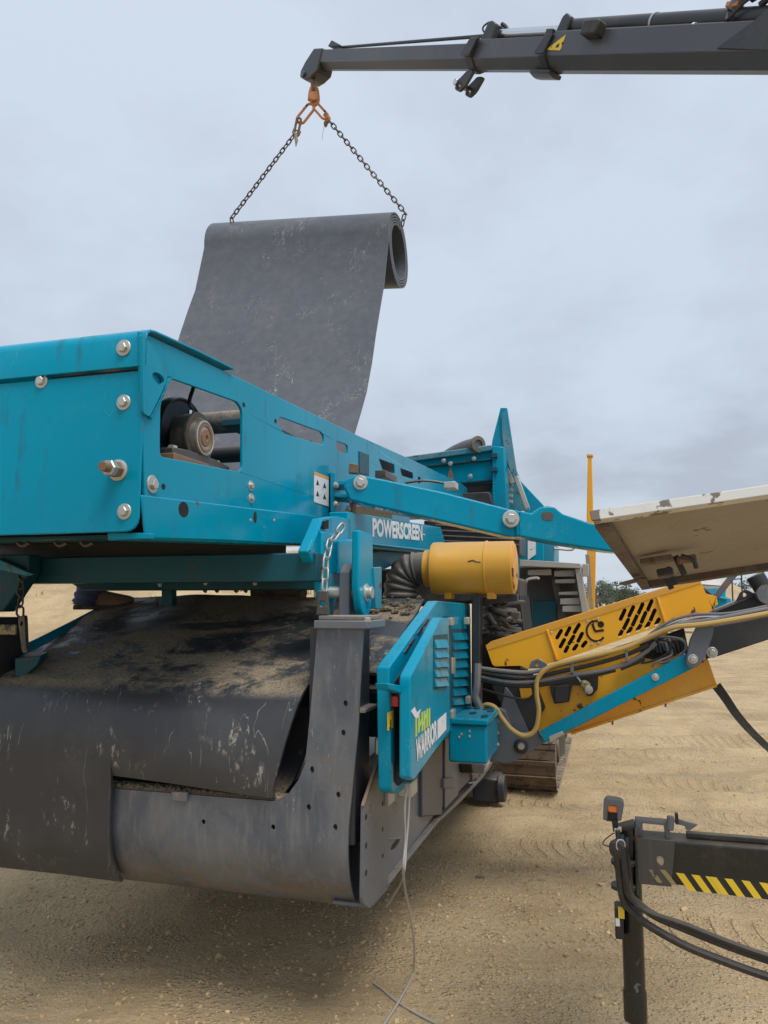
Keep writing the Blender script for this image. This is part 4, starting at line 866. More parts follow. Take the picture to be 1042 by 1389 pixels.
# ---------- folded side conveyor
u0 = 4.60
P = lambda x, y, du=0.0: U(x, y, u0 + du)
cov_o = [(659, 876), (950, 787), (957, 803), (968, 829), (940, 838), (912, 838), (903, 847), (757, 897), (722, 906), (716, 908), (707, 903), (669, 904)]
# slots: two groups of slanted cut-outs
sl = []
def slot_rows(x0, y0, spec):
    for (xa, ya, xb, yb_) in spec: sl.append(capsule(P(x0 + xa, y0 + ya), P(x0 + xb, y0 + yb_), .0085))
Lg = [(575, 452, 548, 498), (630, 434, 606, 480), (690, 414, 660, 464), (595, 510, 569, 556), (655, 488, 626, 536), (710, 470, 684, 520), (617, 556, 601, 586), (675, 546, 656, 572), (733, 526, 712, 552)]
for a_, b_, c_, d_ in Lg: sl.append(capsule(P(640 + a_ / 4.736, 760 + b_ / 4.736), P(640 + c_ / 4.736, 760 + d_ / 4.736), .0105))
Rg = [(40, 452, 10, 515), (100, 430, 70, 492), (165, 410, 135, 475), (228, 388, 200, 452), (65, 517, 32, 582), (125, 490, 95, 556), (186, 468, 156, 538), (250, 452, 220, 522), (20, 598, 5, 628), (84, 578, 62, 612), (150, 558, 128, 592), (210, 540, 190, 574), (278, 516, 258, 552)]
for a_, b_, c_, d_ in Rg: sl.append(capsule(P(840 + a_ / 5.158, 740 + b_ / 5.158), P(840 + c_ / 5.158, 740 + d_ / 5.158), .0105))
cov = MB().prism(fillet([P(x, y) for x, y in cov_o], [.02, .02, .02, .03, .01, .02, .01, .02, .02, .01, .01, .02]), A * .008, sl).build('conveyor_cover', 'orange', PL, .002)
MB().prism([P(659, 876), P(950, 787), P(946, 783), P(666, 870)], A * .0 + A * .30, ).build('cover_top', 'orange_dusty', cov, .003)
MB().prism([P(659, 875, -.004), P(950, 786, -.004), P(951, 791, -.004), P(661, 882, -.004)], A * .003).build('cover_bevel', 'orange_dusty', cov)
MB().prism([P(664, 882, .05), P(948, 792, .05), P(962, 828, .05), P(905, 842, .05), P(757, 890, .05), P(672, 900, .05)], A * .24).build('cover_interior', 'hole_dark', cov)
MB().prism([P(968, 826), P(957, 805), P(972, 809), P(974, 820), P(966, 824)], A * .02).build('cover_tab', 'orange', cov, .003)
for x0, y0, x1, y1 in ((742, 854, 756, 896), (892, 810, 903, 846)): MB().bar(P(x0, y0, -.006), P(x1, y1, -.006), .012, .018, A).build('cover_seam', 'orange', cov, .003)
for x, y in ((746, 868), (749, 880), (896, 820), (899, 832), (748, 858), (797, 842), (811, 839), (803, 874), (812, 872)): bolt(P(x, y, -.003), -A, .008, cov, name='rivet')
# round emblem cut in the cover: ring, bent stroke and dot
ec = P(808.5, 856, -.002); er = .051
ring = []
for i in range(15):
    a = R(75) + R(250) * i / 14; ring.append(ec + B * er * math.cos(a) + K * er * math.sin(a) * 1.12)
rb_ = MB()
for p, q in zip(ring, ring[1:]): rb_.bar(p, q, .003, .011, A.cross((q - p).normalized()))
rb_.build('emblem_ring', 'hole_dark', cov)
eb = MB(); pts_ = [ec + B * -.018 + K * .040, ec + B * -.004 + K * -.002, ec + B * .044 + K * .006]
for p, q in zip(pts_, pts_[1:]): eb.bar(p, q, .003, .013, A.cross((q - p).normalized()))
eb.build('emblem_stroke', 'hole_dark', cov)
MB().prism(ell(ec + B * .028 + K * .038, B * .0185, K * .0185, 18), A * .002).build('emblem_dot', 'hole_dark', cov)
# orange frame below the cover, with black mounts
fr = MB().prism([P(699, 929, .06), P(757, 905, .06), P(905, 855, .06), P(918, 884, .06), P(940, 895, .06), P(790, 982, .06), P(735, 1000, .06), P(714, 1000, .06)], A * .05).build('conveyor_frame', 'orange', PL, .004)
MB().prism([P(668, 906, .04), P(700, 906, .04), P(722, 912, .04), P(740, 960, .04), P(712, 1005, .04), P(690, 975, .04), P(668, 935, .04)], A * .03).build('tail_housing', 'dark_paint', PL, .006)
MB().prism([P(676, 982, .02), P(685, 930, .02), P(697, 945, .02), P(722, 1004, .02), P(690, 1012, .02)], A * .02).build('tail_housing', 'grey_paint', PL, .006)
MB().prism([P(745, 925, .02), P(812, 912, .02), P(812, 915, .02), P(811, 935, .02), P(803, 944, .02), P(797, 945, .02), P(790, 930, .02), P(776, 930, .02), P(772, 952, .02), P(752, 955, .02), P(748, 942, .02)], A * .05).build('hose_bracket', 'black_plastic', PL, .004)
MB().prism([P(840, 903, .02), P(875, 891, .02), P(875, 897, .02), P(843, 910, .02)], A * .02).build('hose_bracket', 'black_plastic', PL, .003)
MB().prism([P(752, 932, -.0), P(772, 929, -.0), P(771, 951, -.0), P(753, 954, -.0)], A * .02).build('mount_face', 'dark_paint', PL, .004)
MB().prism([P(718, 907, -.01), P(721, 897, -.01), P(730, 893, -.01), P(740, 899, -.01), P(746, 906, -.01)], A * .012, [ell(P(729, 901, -.01), B * .012, K * .012, 10)]).build('lift_lug', 'grey_paint', PL, .003)
MB().prism([P(703, 925, 0), P(718, 922, 0), P(722, 945, 0), P(707, 948, 0)], A * .03).build('tail_tab', 'orange', PL, .003)
# lower trough
tr_ = MB().prism([P(742, 1004, .12), P(944, 903, .12), P(960, 892, .12), P(973, 929, .12), P(800, 986, .12)], A * .35).build('lower_trough', 'orange_dusty', PL, .006)
MB().prism([P(775, 993, .11), P(973, 928, .11), P(973, 932, .11), P(775, 997, .11)], A * .36).build('trough_lip', 'orange_dusty', tr_, .003)
for x, y in ((831, 978), (903, 954)): MB().cyl(P(x, y, .12), P(x, y + 5, .12), .006, 6).build('drip_pin', 'rust', tr_)
# teal stay and its pivot bracket
stay = MB().prism([P(731, 993, -.06), P(928, 888, -.06), P(936, 889, -.06), P(944, 900, -.06), P(942, 906, -.06), P(745, 1005, -.06), P(739, 1008, -.06)], A * .05).build('stay_bar', 'teal', PL, .005)
bolt(P(889, 918.5, -.062), -A, .020, stay); bolt(P(940, 894, -.075), -A, .026, stay)
MB().prism([P(744, 999, -.065), P(763, 992, -.065), P(765, 996, -.065), P(746, 1008, -.065)], A * .03).build('stay_clip', 'zinc', stay, .003)
bk = MB().prism(fillet([P(664, 1034, -.03), P(676, 960, -.03), P(686, 965, -.03), P(697, 996, -.03), P(731, 993, -.03), P(741, 1006, -.03), P(706, 1028, -.03), P(692, 1035, -.03)], .012), A * .06).build('pivot_bracket', 'grey_paint', PL, .004)
MB().rev(P(707, 1012, -.03), -A, [(0, .042), (.012, .042), (.016, .036)], 24).build('pivot_boss', 'dark_paint', bk)
MB().rev(P(707, 1012, -.045), -A, [(0, .020), (.01, .020), (.014, .016)], 20).build('pivot_pin', 'zinc', bk)
MB().prism([P(759, 1000, .05), P(767, 997, .05), P(767, 1022, .05), P(760, 1028, .05)], A * .02).build('mud_flap', 'dirty_white', PL, .003)
# grey outer section folded back to the right
hd = MB().prism(fillet([P(930, 900, -.10), P(936, 868, -.10), P(946, 848, -.10), P(969, 842, -.10), P(968, 860, -.10), P(955, 895, -.10), P(945, 906, -.10), P(935, 906, -.10)], .02), A * .03).build('knuckle_plate', 'grey_paint', PL, .004)
MB().prism([P(955, 852, .0), P(1042, 836, .0), P(1140, 818, .0), P(1140, 850, .0), P(1042, 868, .0), P(975, 890, .0), P(958, 894, .0)], A * .08).build('outer_boom', 'dark_paint', PL, .006)
MB().prism([P(958, 834, .10), P(1042, 800, .10), P(1140, 765, .10), P(1140, 818, .10), P(1042, 834, .10), P(962, 850, .10)], A * .06).build('outer_boom', 'dark_paint', PL, .006)
MB().prism([P(968, 828, .07), P(1042, 797, .07), P(1140, 757, .07), P(1140, 761, .07), P(1042, 801, .07), P(968, 832, .07)], A * .12).build('boom_flange', 'grey_worn', PL, .003)
bolt(P(966, 885, -.0), -A, .030, PL); bolt(P(940, 894, -.10), -A, .026, PL)
MB().prism([P(999, 815, .06), P(1004, 804, .06), P(1010, 800, .06), P(1016, 801, .06), P(1028, 808, .06)], A * .02, [ell(P(1010, 807, .06), B * .012, K * .012, 10)]).build('lift_lug', 'dark_paint', PL, .003)
MB().cyl(P(1038, 803, .04), P(1024, 780, .04), .048, 24).build('ram_end', 'black_plastic', PL, .006)
MB().rev(P(1040, 806, .0), -A, [(-.03, .052), (.03, .052)], 20).build('ram_eye', 'grey_worn', PL)
MB().prism([P(968, 808, .14), P(994, 774, .14), P(1010, 768, .14), P(1003, 778, .14), P(975, 812, .14)], A * .02).build('guard_blade', 'grey_paint', PL, .003)
MB().prism([P(955, 797, .20), P(968, 808, .20), P(962, 822, .20)], A * .02).build('guard_blade', 'dark_paint', PL, .003)
# hoses along the side conveyor
def hose(pts, r, m, nm='hydraulic_hose', n=6): return MB().tube(spline([U(x, y, u0 + d) for x, y, d in pts], n), r, 8).build(nm, m, PL)
hose([(650, 962, -.05), (660, 956, -.07), (672, 960, -.08), (682, 975, -.08), (695, 990, -.08), (712, 998, -.08), (726, 990, -.08), (731, 965, -.08), (728, 940, -.08), (730, 920, -.08), (745, 905, -.08), (775, 896, -.08), (810, 888, -.08), (850, 878, -.08), (885, 862, -.09), (915, 851, -.12), (960, 846, -.14), (1042, 832, -.14), (1120, 815, -.14)], .0135, 'hose_yellow', 'yellow_hose')
hose([(648, 906, -.02), (680, 910, -.05), (720, 912, -.06), (760, 902, -.06), (800, 893, -.06), (850, 878, -.06), (890, 862, -.08), (920, 848, -.11), (970, 840, -.12), (1042, 826, -.12)], .012, 'hose_grey')
hose([(648, 912, -.02), (680, 917, -.05), (720, 919, -.06), (765, 910, -.06), (810, 900, -.06), (850, 888, -.06), (880, 875, -.06)], .012, 'hose_black')
hose([(648, 917, -.02), (690, 925, -.05), (730, 924, -.06), (775, 916, -.06), (815, 910, -.06), (850, 900, -.05), (875, 885, -.05), (890, 872, -.05)], .012, 'hose_grey')
hose([(650, 922, -.02), (690, 930, -.04), (728, 930, -.05), (780, 921, -.05), (815, 914, -.05), (835, 909, -.04)], .011, 'hose_black')
hose([(880, 862, -.04), (905, 845, -.05), (940, 834, -.06), (990, 832, -.08), (1042, 822, -.08)], .008, 'hose_grey')
hose([(875, 866, -.05), (905, 850, -.06), (945, 838, -.08), (990, 836, -.09), (1042, 827, -.09)], .008, 'chrome')
hose([(885, 865, -.0), (905, 864, -.02), (925, 868, -.03), (930, 880, -.03), (918, 893, -.02), (895, 900, -.02)], .007, 'hose_grey')
hose([(895, 868, .0), (910, 872, -.01), (908, 884, -.01), (890, 895, -.01), (870, 900, -.01)], .006, 'hose_black')
hose([(885, 905, -.05), (890, 898, -.06), (905, 892, -.06), (912, 888, -.06)], .006, 'hose_grey')
hose([(655, 935, .0), (690, 945, -.02), (716, 948, -.02), (730, 935, -.03)], .007, 'hose_black')
for i in range(9):
    x = 880 + i * 5; hose([(x - 8, 880 + random.uniform(-4, 4), .03), (x + 6, 870 + random.uniform(-6, 6), .02), (x + 12, 885 + random.uniform(-6, 6), .02)], .009, random.choice(('hose_black', 'hose_grey')))
MB().prism([P(868, 874, .05), P(928, 852, .05), P(934, 880, .05), P(900, 897, .05), P(872, 892, .05)], A * .03).build('hose_recess', 'hole_dark', PL)
MB().obox(P(850, 888, -.07), A * .012, B * .008, K * .035).build('hose_tie', 'hose_grey', PL, .003); MB().obox(P(776, 905, -.07), A * .012, B * .010, K * .03).build('hose_tie', 'hose_grey', PL, .003)
MB().rev(P(787, 925, -.05), (B * .8 - K * .5), [(0, .012), (.015, .026), (.04, .028), (.055, .02), (.06, .01)], 16).build('work_lamp', 'decal_dull', PL)
MB().rev(P(796, 935, -.05), (B * .5 - A), [(0, .022), (.03, .024), (.034, .018)], 14).build('beacon_cup', 'dirty_white', PL)
MB().tube(spline([P(778, 912, -.06), P(783, 918, -.06), P(788, 925, -.06)]), .005, 6).build('lamp_wire', 'wire_grey', PL)
hose([(735, 1000, -.07), (728, 985, -.05), (735, 965, -.02)], .006, 'hose_black')
# ---------- crawler track
tp0 = Zp(755, 1085, 0.02); tu, tv, _ = uvz(tp0); tw = .46
r_t = .30; Lt = 2.9; zc_ = r_t + .03
shoe = MB().add([(-.5, -.5, 0), (.5, -.5, 0), (.5, .5, 0), (-.5, .5, 0), (-.5, -.5, .6), (.5, -.5, .6), (.5, .2, .6), (-.5, .2, .6), (-.5, .2, .9), (.5, .2, .9), (.5, .5, .9), (-.5, .5, .9)],
    [(0, 3, 2, 1), (4, 5, 6, 7), (8, 9, 10, 11), (7, 6, 9, 8), (0, 1, 5, 4), (3, 11, 10, 2), (0, 4, 7, 3), (3, 7, 8, 11), (1, 2, 6, 5), (2, 10, 9, 6)])
sme = bpy.data.meshes.new('track_shoe'); sme.from_pydata(shoe.v, [], shoe.f); sme.validate(); sme.materials.append(M['track_steel']); sme.materials.append(M['shoe_edge'])
for i_ in (8, 9): sme.polygons[i_].material_index = 1
per = 2 * Lt + 2 * math.pi * r_t; ns = 58
for i in range(ns):
    s_ = per * i / ns
    if s_ < Lt: c, n_, t_ = (tu + r_t + s_, zc_ + r_t), (0, 1), (1, 0)
    elif s_ < Lt + math.pi * r_t:
        a = (s_ - Lt) / r_t; c, n_, t_ = (tu + r_t + Lt + r_t * math.sin(a), zc_ + r_t * math.cos(a)), (math.sin(a), math.cos(a)), (math.cos(a), -math.sin(a))
    elif s_ < 2 * Lt + math.pi * r_t: d_ = s_ - Lt - math.pi * r_t; c, n_, t_ = (tu + r_t + Lt - d_, zc_ - r_t), (0, -1), (-1, 0)
    else: a = (s_ - 2 * Lt - math.pi * r_t) / r_t; c, n_, t_ = (tu + r_t - r_t * math.sin(a), zc_ - r_t * math.cos(a)), (-math.sin(a), -math.cos(a)), (-math.cos(a), math.sin(a))
    nv = A * n_[0] + K * n_[1]; m_ = frame(W(c[0], tv - tw / 2, c[1]) - nv * .015, B, nv) @ Matrix.Diagonal((tw, per / ns * .93, .03, 1))
    place('track_shoe', sme, m_, PL)
MB().prism([W(tu + .1, tv - .08, zc_ - .2), W(tu + Lt + .5, tv - .08, zc_ - .2), W(tu + Lt + .5, tv - .08, zc_ + .2), W(tu + .1, tv - .08, zc_ + .2)], -B * (tw - .16)).build('track_frame', 'dark_paint', PL, .02)
for k_ in range(6): MB().cyl(W(tu + .45 + k_ * .5, tv - .06, .16), W(tu + .45 + k_ * .5, tv - tw + .06, .16), .11, 20).build('track_roller', 'track_steel', PL, .01)
MB().cyl(W(tu + r_t, tv - .05, zc_), W(tu + r_t, tv - tw + .05, zc_), .25, 28).build('drive_sprocket', 'track_steel', PL, .02)
jb = Zp(660, 1088, 0.06)
MB().obox(jb + K * .10 + A * .1, A * .14, B * .11, K * .10).build('jack_foot', 'dark_paint', PL, .02)
MB().cyl(jb + B * .10 + K * .12, jb + B * .16 + K * .12, .11, 20).build('jack_wheel', 'dark_paint', PL, .01)
MB().box(tu - .6, tu + 3.4, -2.6, vC - .12, .45, .75).build('undercarriage', 'dark_paint', PL, .02)
MB().box(uG + .45, 6.0, -2.78, vC - .20, .44, .46).build('shade_pan', 'dark_paint', PL, .005)  # unseen pan added to deepen the shade on the ground below
# feeder bed under the belt
MB().sheet([[W(u, v, 1.268 + .37 * (u - 2.95)) for v in (vC - .02, -1.8, -2.75)] for u in (3.13, 3.5, 3.97)], .02).build('feeder_bed', 'dark_paint', PL)
MB().box(3.3, 6.4, -2.7, vC - .11, .62, .9).build('chassis_box', 'dark_paint', PL, .02)
for k_ in (0, 1): MB().cyl(W(3.16, -1.20, .70), W(3.16, -2.7, .70), .12, 28).build('tail_drum', 'drum', PL) if k_ == 0 else None
MB().box(3.90, 4.0, -2.8, vC - .05, 1.0, 1.60).build('hopper_end_wall', 'teal_shaded_grimy', PL, .01)

# ================================================================== THE BELTS
# feeder belt: flat on the bed, over the crest, then left half hangs down the shroud and right half is looped back
fb = MB(); vR, vLt, vCut = uvz(G(409, 940))[1], -2.80, uvz(G(158, 1050))[1]
ztop = lambda u: 1.318 + .37 * (u - 2.95)
def wob(u, v, z, a=.010): return a * noise.noise(Vector((u * 2.5, v * 2.1, z * 2.0)))
def ripple(u, v): return .020 * noise.noise(Vector((u * 2.2, v * 1.6, 3))) + .008 * noise.noise(Vector((u * 6, v * 5, 8)))
cols = [vR + (vLt - vR) * i / 40 for i in range(41)]
top = []
for i in range(22):
    u = 3.98 - i * (3.98 - 3.04) / 21; top.append([W(u, v - (.0 if u < 3.3 else 0), ztop(u) + ripple(u, v) + .012) for v in cols])
belt = MB().sheet(top, .014).build('feeder_belt', 'rubber_muddy', None, smooth=60)
tag(belt, 'black rubber feeder belt caked with dried mud, draped over the grey tail', 'conveyor belt')
# strip of the belt right of the post
c2 = [vR + (vC - .01 - vR) * i / 8 for i in range(9)]
MB().sheet([[W(3.98 - i * .042, v, ztop(3.98 - i * .042) + ripple(3.98 - i * .042, v) + .012) for v in c2] for i in range(21)], .014).build('belt_side_strip', 'rubber_muddy', belt, smooth=60)
def drop(vs, prof, nm, m, jag=0.0):
    rows = []
    for k_, (u, z) in enumerate(prof):
        rows.append([W(u + wob(u, v, z), v, z + (ripple(3.04, v) + .012) * max(0, 1 - k_ / 5)) for v in vs])
    return MB().sheet(rows, .014).build(nm, m, belt, smooth=60)
zc0 = ztop(3.04)
zt_ = G(158, 1046).z
com = [(3.04, zc0), (3.0, zc0 - .010), (2.958, zc0 - .032), (2.925, zc0 - .07), (2.903, zc0 - .13), (2.888, zc0 - .20), (2.880, zt_ + .05), (2.883, zt_)]
n1_ = com + [(2.887, zt_ - .06), (2.888, zn + .10), (2.889, zn + .03)] + [(uG + r_ - (r_ + .019) * math.cos(a_), zn - (r_ + .019) * math.sin(a_)) for a_ in [i * R(47) / 8 for i in range(9)]]
lv_ = [vCut + (vLt - vCut) * i / 18 for i in range(19)]
drop(lv_, n1_, 'hanging_flap', 'rubber_muddy')
zb2 = G(300, 1077).z
n2_ = com + [(2.890, zt_ - .035), (2.900, zb2 + .045), (2.918, zb2 + .018), (2.955, zb2 + .004), (3.01, zb2 + .006), (3.08, zb2 + .035), (3.13, zb2 + .10), (3.16, zb2 + .20), (3.175, zb2 + .32)]
rv_ = [vR - .0 + (vCut + .0 - vR) * i / 18 for i in range(19)]
rows = []
for k_, (u, z) in enumerate(n2_):
    f_ = max(0.0, min(1.0, (zc0 - z) / (zc0 - zb2)))
    sh = [min(0, -(f_ ** 1.1) * .115 * max(0, 1 - i / 12)) for i in range(19)]     # the free edge swings inwards towards the bottom
    rows.append([W(u + wob(u, v, z) , v + s_, z + (ripple(3.04, v) + .012) * max(0, 1 - k_ / 5) + (.05 * (i_ / 18) - .012) * max(0, f_ - .45) / .55) for i_, (v, s_) in enumerate(zip(rv_, sh))])
MB().sheet(rows, .014).build('looped_flap', 'rubber_muddy', belt, smooth=60)
# clods of mud on the belt
bm = bmesh.new(); bmesh.ops.create_icosphere(bm, subdivisions=2, radius=1)
for v_ in bm.verts: v_.co *= 1 + .45 * noise.noise(v_.co * 1.7) + .2 * noise.noise(v_.co * 4)
cm = bpy.data.meshes.new('mud_clod'); bm.to_mesh(cm); bm.free(); cm.materials.append(M['clod'])
for i, (px, py, s_) in enumerate([(60, 895, 14), (71, 898, 9), (80, 890, 8), (90, 893, 7), (98, 888, 6), (131, 857, 8), (112, 880, 6), (146, 866, 5), (140, 879, 5), (109, 877, 5), (175, 850, 6), (86, 883, 6)]):
    r0 = ray(px, py); lo_, hi_ = 2.5, 6.0
    for _ in range(40):
        md = (lo_ + hi_) / 2; p = O + r0 * md
        if p.z < ztop(A.dot(p)) + .015: hi_ = md
        else: lo_ = md
    p = O + r0 * lo_; s2_ = s_ * lo_ / F * .5
    c_ = place('mud_clod', cm, Matrix.Translation(p + K * s2_ * .3) @ Matrix.Rotation(i * 2.1, 4, 'Z') @ Matrix.Diagonal((s2_, s2_ * .8, s2_ * .6, 1)))
    tag(c_, 'largest clod of dried mud at the left edge of the feeder belt' if i == 0 else 'small dark clod of dried mud on the left of the feeder belt', 'clod', 'mud clods on the feeder belt')
cr = MB()
for i in range(1500):
    u, v = random.uniform(3.04, 3.9), random.uniform(-2.7, -1.2)
    if noise.noise(Vector((u * 1.6, v * 2.6, 9))) + (.18 if u < 3.45 else -.05) < 0: continue
    r = .0025 + .009 * random.random() ** 3; o = len(cr.v); z = ztop(u) + ripple(u, v) + .012 + r * .3; c_ = W(u, v, z)
    cr.v += [c_ + Vector((p.x, p.y, p.z * .6)) * r * random.uniform(.7, 1.3) for p in PV]; cr.f += [tuple(k_ + o for k_ in f) for f in PF]
for i in range(500):
    v = random.uniform(-2.05, -1.3); u = uG + random.uniform(.010, .06); r = .003 + .009 * random.random() ** 2; o = len(cr.v); c_ = W(u, v, zlip + .012 + r * .1)
    cr.v += [c_ + Vector((p.x, p.y, p.z * .7)) * r * random.uniform(.7, 1.3) for p in PV]; cr.f += [tuple(k_ + o for k_ in f) for f in PF]
for i in range(110):
    u, v = random.gauss(3.86, .05), random.uniform(-1.2, -.96); r = .004 + .014 * random.random() ** 2; o = len(cr.v); c_ = W(u, v, ztop(u) + .016)
    cr.v += [c_ + Vector((p_.x, p_.y, p_.z * .7)) * r * random.uniform(.7, 1.3) for p_ in PV]; cr.f += [tuple(k_ + o for k_ in f) for f in PF]
tag(cr.build('mud_crumbs', 'clod', smooth=0, fix=False), 'crumbs of dried mud strewn over the feeder belt', 'mud', kind='stuff')
# the belt that hangs from the crane, rolled at its top
vB = -1.50; Cc = V(541, 341, vB); cu_, _, cz_ = uvz(Cc); Rr = .300
pr_ = []
for x, y in ((464, 650), (470, 625), (480, 590), (489, 560), (497, 530), (504, 490), (510, 450), (516, 415), (521, 385)):
    u, _, z = uvz(V(x, y, vB)); pr_.append((u, z))
turns = 4.3; ns = 150
for i in range(ns + 1):
    a = -.10 + turns * 2 * math.pi * i / ns; r = Rr - .0205 * (a / (2 * math.pi))
    sq = 1 + .03 * math.sin(a * 2)
    pr_.append((cu_ - r * math.cos(a) * sq, cz_ + r * math.sin(a) / sq))
axb = Vector((B.x, B.y, -.085)); Wb = 1.545
rows = []
for k_, (u, z) in enumerate(pr_):
    rows.append([W(u, vB, z) - (axb * 0) - axb * (Wb * j / 10) + A * (.012 * noise.noise(Vector((j * .4, z * 2, 1))) if k_ < 9 else 0) for j in range(11)])
hb = MB().sheet(rows[::1], .013).build('hung_belt', 'rubber_hung', None, smooth=60)
tag(hb, 'dark grey rubber conveyor belt rolled at the top and hung from the crane chains', 'conveyor belt')
tubeb = W(cu_, vB, cz_)

# ================================================================== CHAIN SLING
SL = thing('chain_sling', 'two-leg chain sling with rusty orange shackle holding the rolled belt', 'chain sling', D(425, 130, 5.85))
dT = 5.85
LS = link_mesh('sling_link', 'chain_steel', .044, .032, .0055)
rEnd = W(cu_, vB, cz_ + Rr - .03) + B * .03; lEnd = W(cu_, vB, cz_) - axb * Wb + K * (Rr + .01)
lp0, lp1 = D(403, 178, dT + .05), D(314, 296, 5.95); rp0, rp1 = D(446, 163, dT - .02), rEnd
chain([lp0, lp1, lp1 - K * .12 + A * .05], .044, LS, SL); chain([rp0, D(549, 288, A.dot(Vector((0, 0, 0))) + rEnd.y), rEnd - K * .06], .044, LS, SL)
def oval(p, q, w, r):
    p, q = Vector(p), Vector(q); d = (q - p).normalized(); s_ = d.cross(Vector((0, 1, 0))).normalized(); L_ = (q - p).length; out = []
    for i in range(24):
        a = 2 * math.pi * i / 24; c_, n_ = math.cos(a) * w / 2, math.sin(a) * w / 2; out.append((p + q) / 2 + s_ * c_ + d * (n_ + (L_ / 2 - w / 2) * (1 if n_ >= 0 else -1)))
    return MB().tube(out, r, 8, closed=True)
oval(D(424, 142, dT), D(405, 166, dT + .02), .07, .011).build('oval_ring', 'lift_orange', SL)
oval(D(427, 142, dT), D(443, 160, dT - .01), .055, .010).build('oval_ring', 'lift_orange', SL)
oval(D(406, 160, dT), D(401, 184, dT + .03), .035, .010).build('grab_hook', 'rust', SL)
MB().tube(spline([D(401, 172, dT), D(398, 180, dT), D(404, 184, dT), D(407, 178, dT)]), .010, 8).build('grab_hook', 'rust', SL)
MB().tube(spline([D(440, 155, dT), D(446, 160, dT), D(444, 166, dT)]), .016, 8).build('grab_hook', 'lift_orange', SL)
MB().rev(D(442, 163, dT), -K, [(0, .006), (.015, .016), (.04, .017), (.06, .005)], 12).build('sling_tag', 'rust', SL)
MB().tube([D(401, 180, dT), D(402, 190, dT), D(401.5, 199, dT)], [.012, .016, .003], 6).build('sling_tag', 'dirty_white', SL)
MB().tube([D(440, 170, dT), D(438, 180, dT), D(437, 190, dT)], .002, 5).build('sling_tag', 'wire_grey', SL)
MB().rev(D(426, 133, dT) - Vector((0, .035, 0)), (0, 1, 0), [(0, .02), (.0, .040), (.07, .040), (.07, .02)], 20).build('shackle_pin', 'lift_orange', SL, .006)
MB().tube(spline([D(420, 136, dT), D(421, 126, dT), D(424, 118, dT), D(429, 120, dT), D(431, 128, dT), D(431, 138, dT), D(426, 143, dT)]), .016, 10).build('shackle', 'lift_orange', SL)
MB().cyl(D(424.5, 108, dT), D(424.5, 124, dT), .018, 12).build('swivel', 'rust', SL, .004)

# ================================================================== TRUCK CRANE
VPX, VPY = -250.0, 96.0
bd = ray(VPX, VPY).normalized()                   # towards the tip
tipP = D(432, 97, dT)
bs = bd.cross(K).normalized(); bn = bs.cross(bd).normalized()
def tq(px): return (dT - dT * (432 - VPX) / (px - VPX)) / bd.y
BO = thing('crane_boom', 'dark grey telescopic truck crane boom reaching in from the top right', 'crane', tipP - bd * 3)
def bp(t, s_, n_): return tipP - bd * t + bs * s_ + bn * n_
def section(nm, x0, x1, w, h, n0, m, bev=.004):
    cs_ = [(-w / 2, h), (w / 2, h), (w / 2, h * .30), (w * .12, 0), (-w * .12, 0), (-w / 2, h * .30)]
    cs_ = [(a, b + n0) for a, b in cs_]; t0, t1 = tq(x0), tq(x1)
    return MB().prism([bp(t0, a, b) for a, b in cs_], -bd * (t1 - t0)).build(nm, m, BO, bev)
section('boom_section', 434, 700, .125, .132, .010, 'crane_paint')
section('boom_section', 640, 790, .155, .152, .004, 'crane_paint')
section('boom_section', 740, 1500, .190, .172, -.002, 'crane_paint')
section('boom_collar', 640, 649, .180, .172, -.006, 'crane_dark'); section('boom_collar', 742, 751, .215, .194, -.014, 'crane_dark')
section('boom_collar', 728, 755, .10, .03, -.034, 'crane_dark')
# base gusset at the right edge
MB().prism([bp(tq(980), -.104, .06), bp(tq(1036), -.104, .225), bp(tq(1200), -.104, .30), bp(tq(1200), -.104, .02), bp(tq(1000), -.104, .055)], bs * .008).build('boom_gusset', 'crane_dark', BO, .002)
MB().prism([bp(tq(980), .104, .06), bp(tq(1036), .104, .225), bp(tq(1200), .104, .30), bp(tq(1200), .104, .02)], -bs * .008).build('boom_gusset', 'crane_dark', BO, .002)
# tip
MB().prism([bp(tq(428), -.07, .152), bp(tq(440), -.07, .152), bp(tq(441), -.07, -.02), bp(tq(434), -.07, -.07), bp(tq(428), -.07, -.095), bp(tq(419), -.07, -.07), bp(tq(418), -.07, -.02), bp(tq(421), -.07, .05)], bs * .14).build('boom_nose', 'crane_dark', BO, .012)
MB().cyl(bp(tq(424), -.085, -.05), bp(tq(424), .085, -.05), .026, 18).build('nose_pin', 'crane_paint', BO, .004)
MB().prism([bp(tq(443), -.05, .17), bp(tq(446), -.05, .215), bp(tq(458), -.05, .18), bp(tq(458), -.05, .165)], bs * .10).build('rod_anchor', 'crane_dark', BO, .006)
MB().cyl(bp(tq(452), 0, .178), bp(tq(645), 0, .208), .011, 14).build('extension_rod', 'crane_dark', BO)
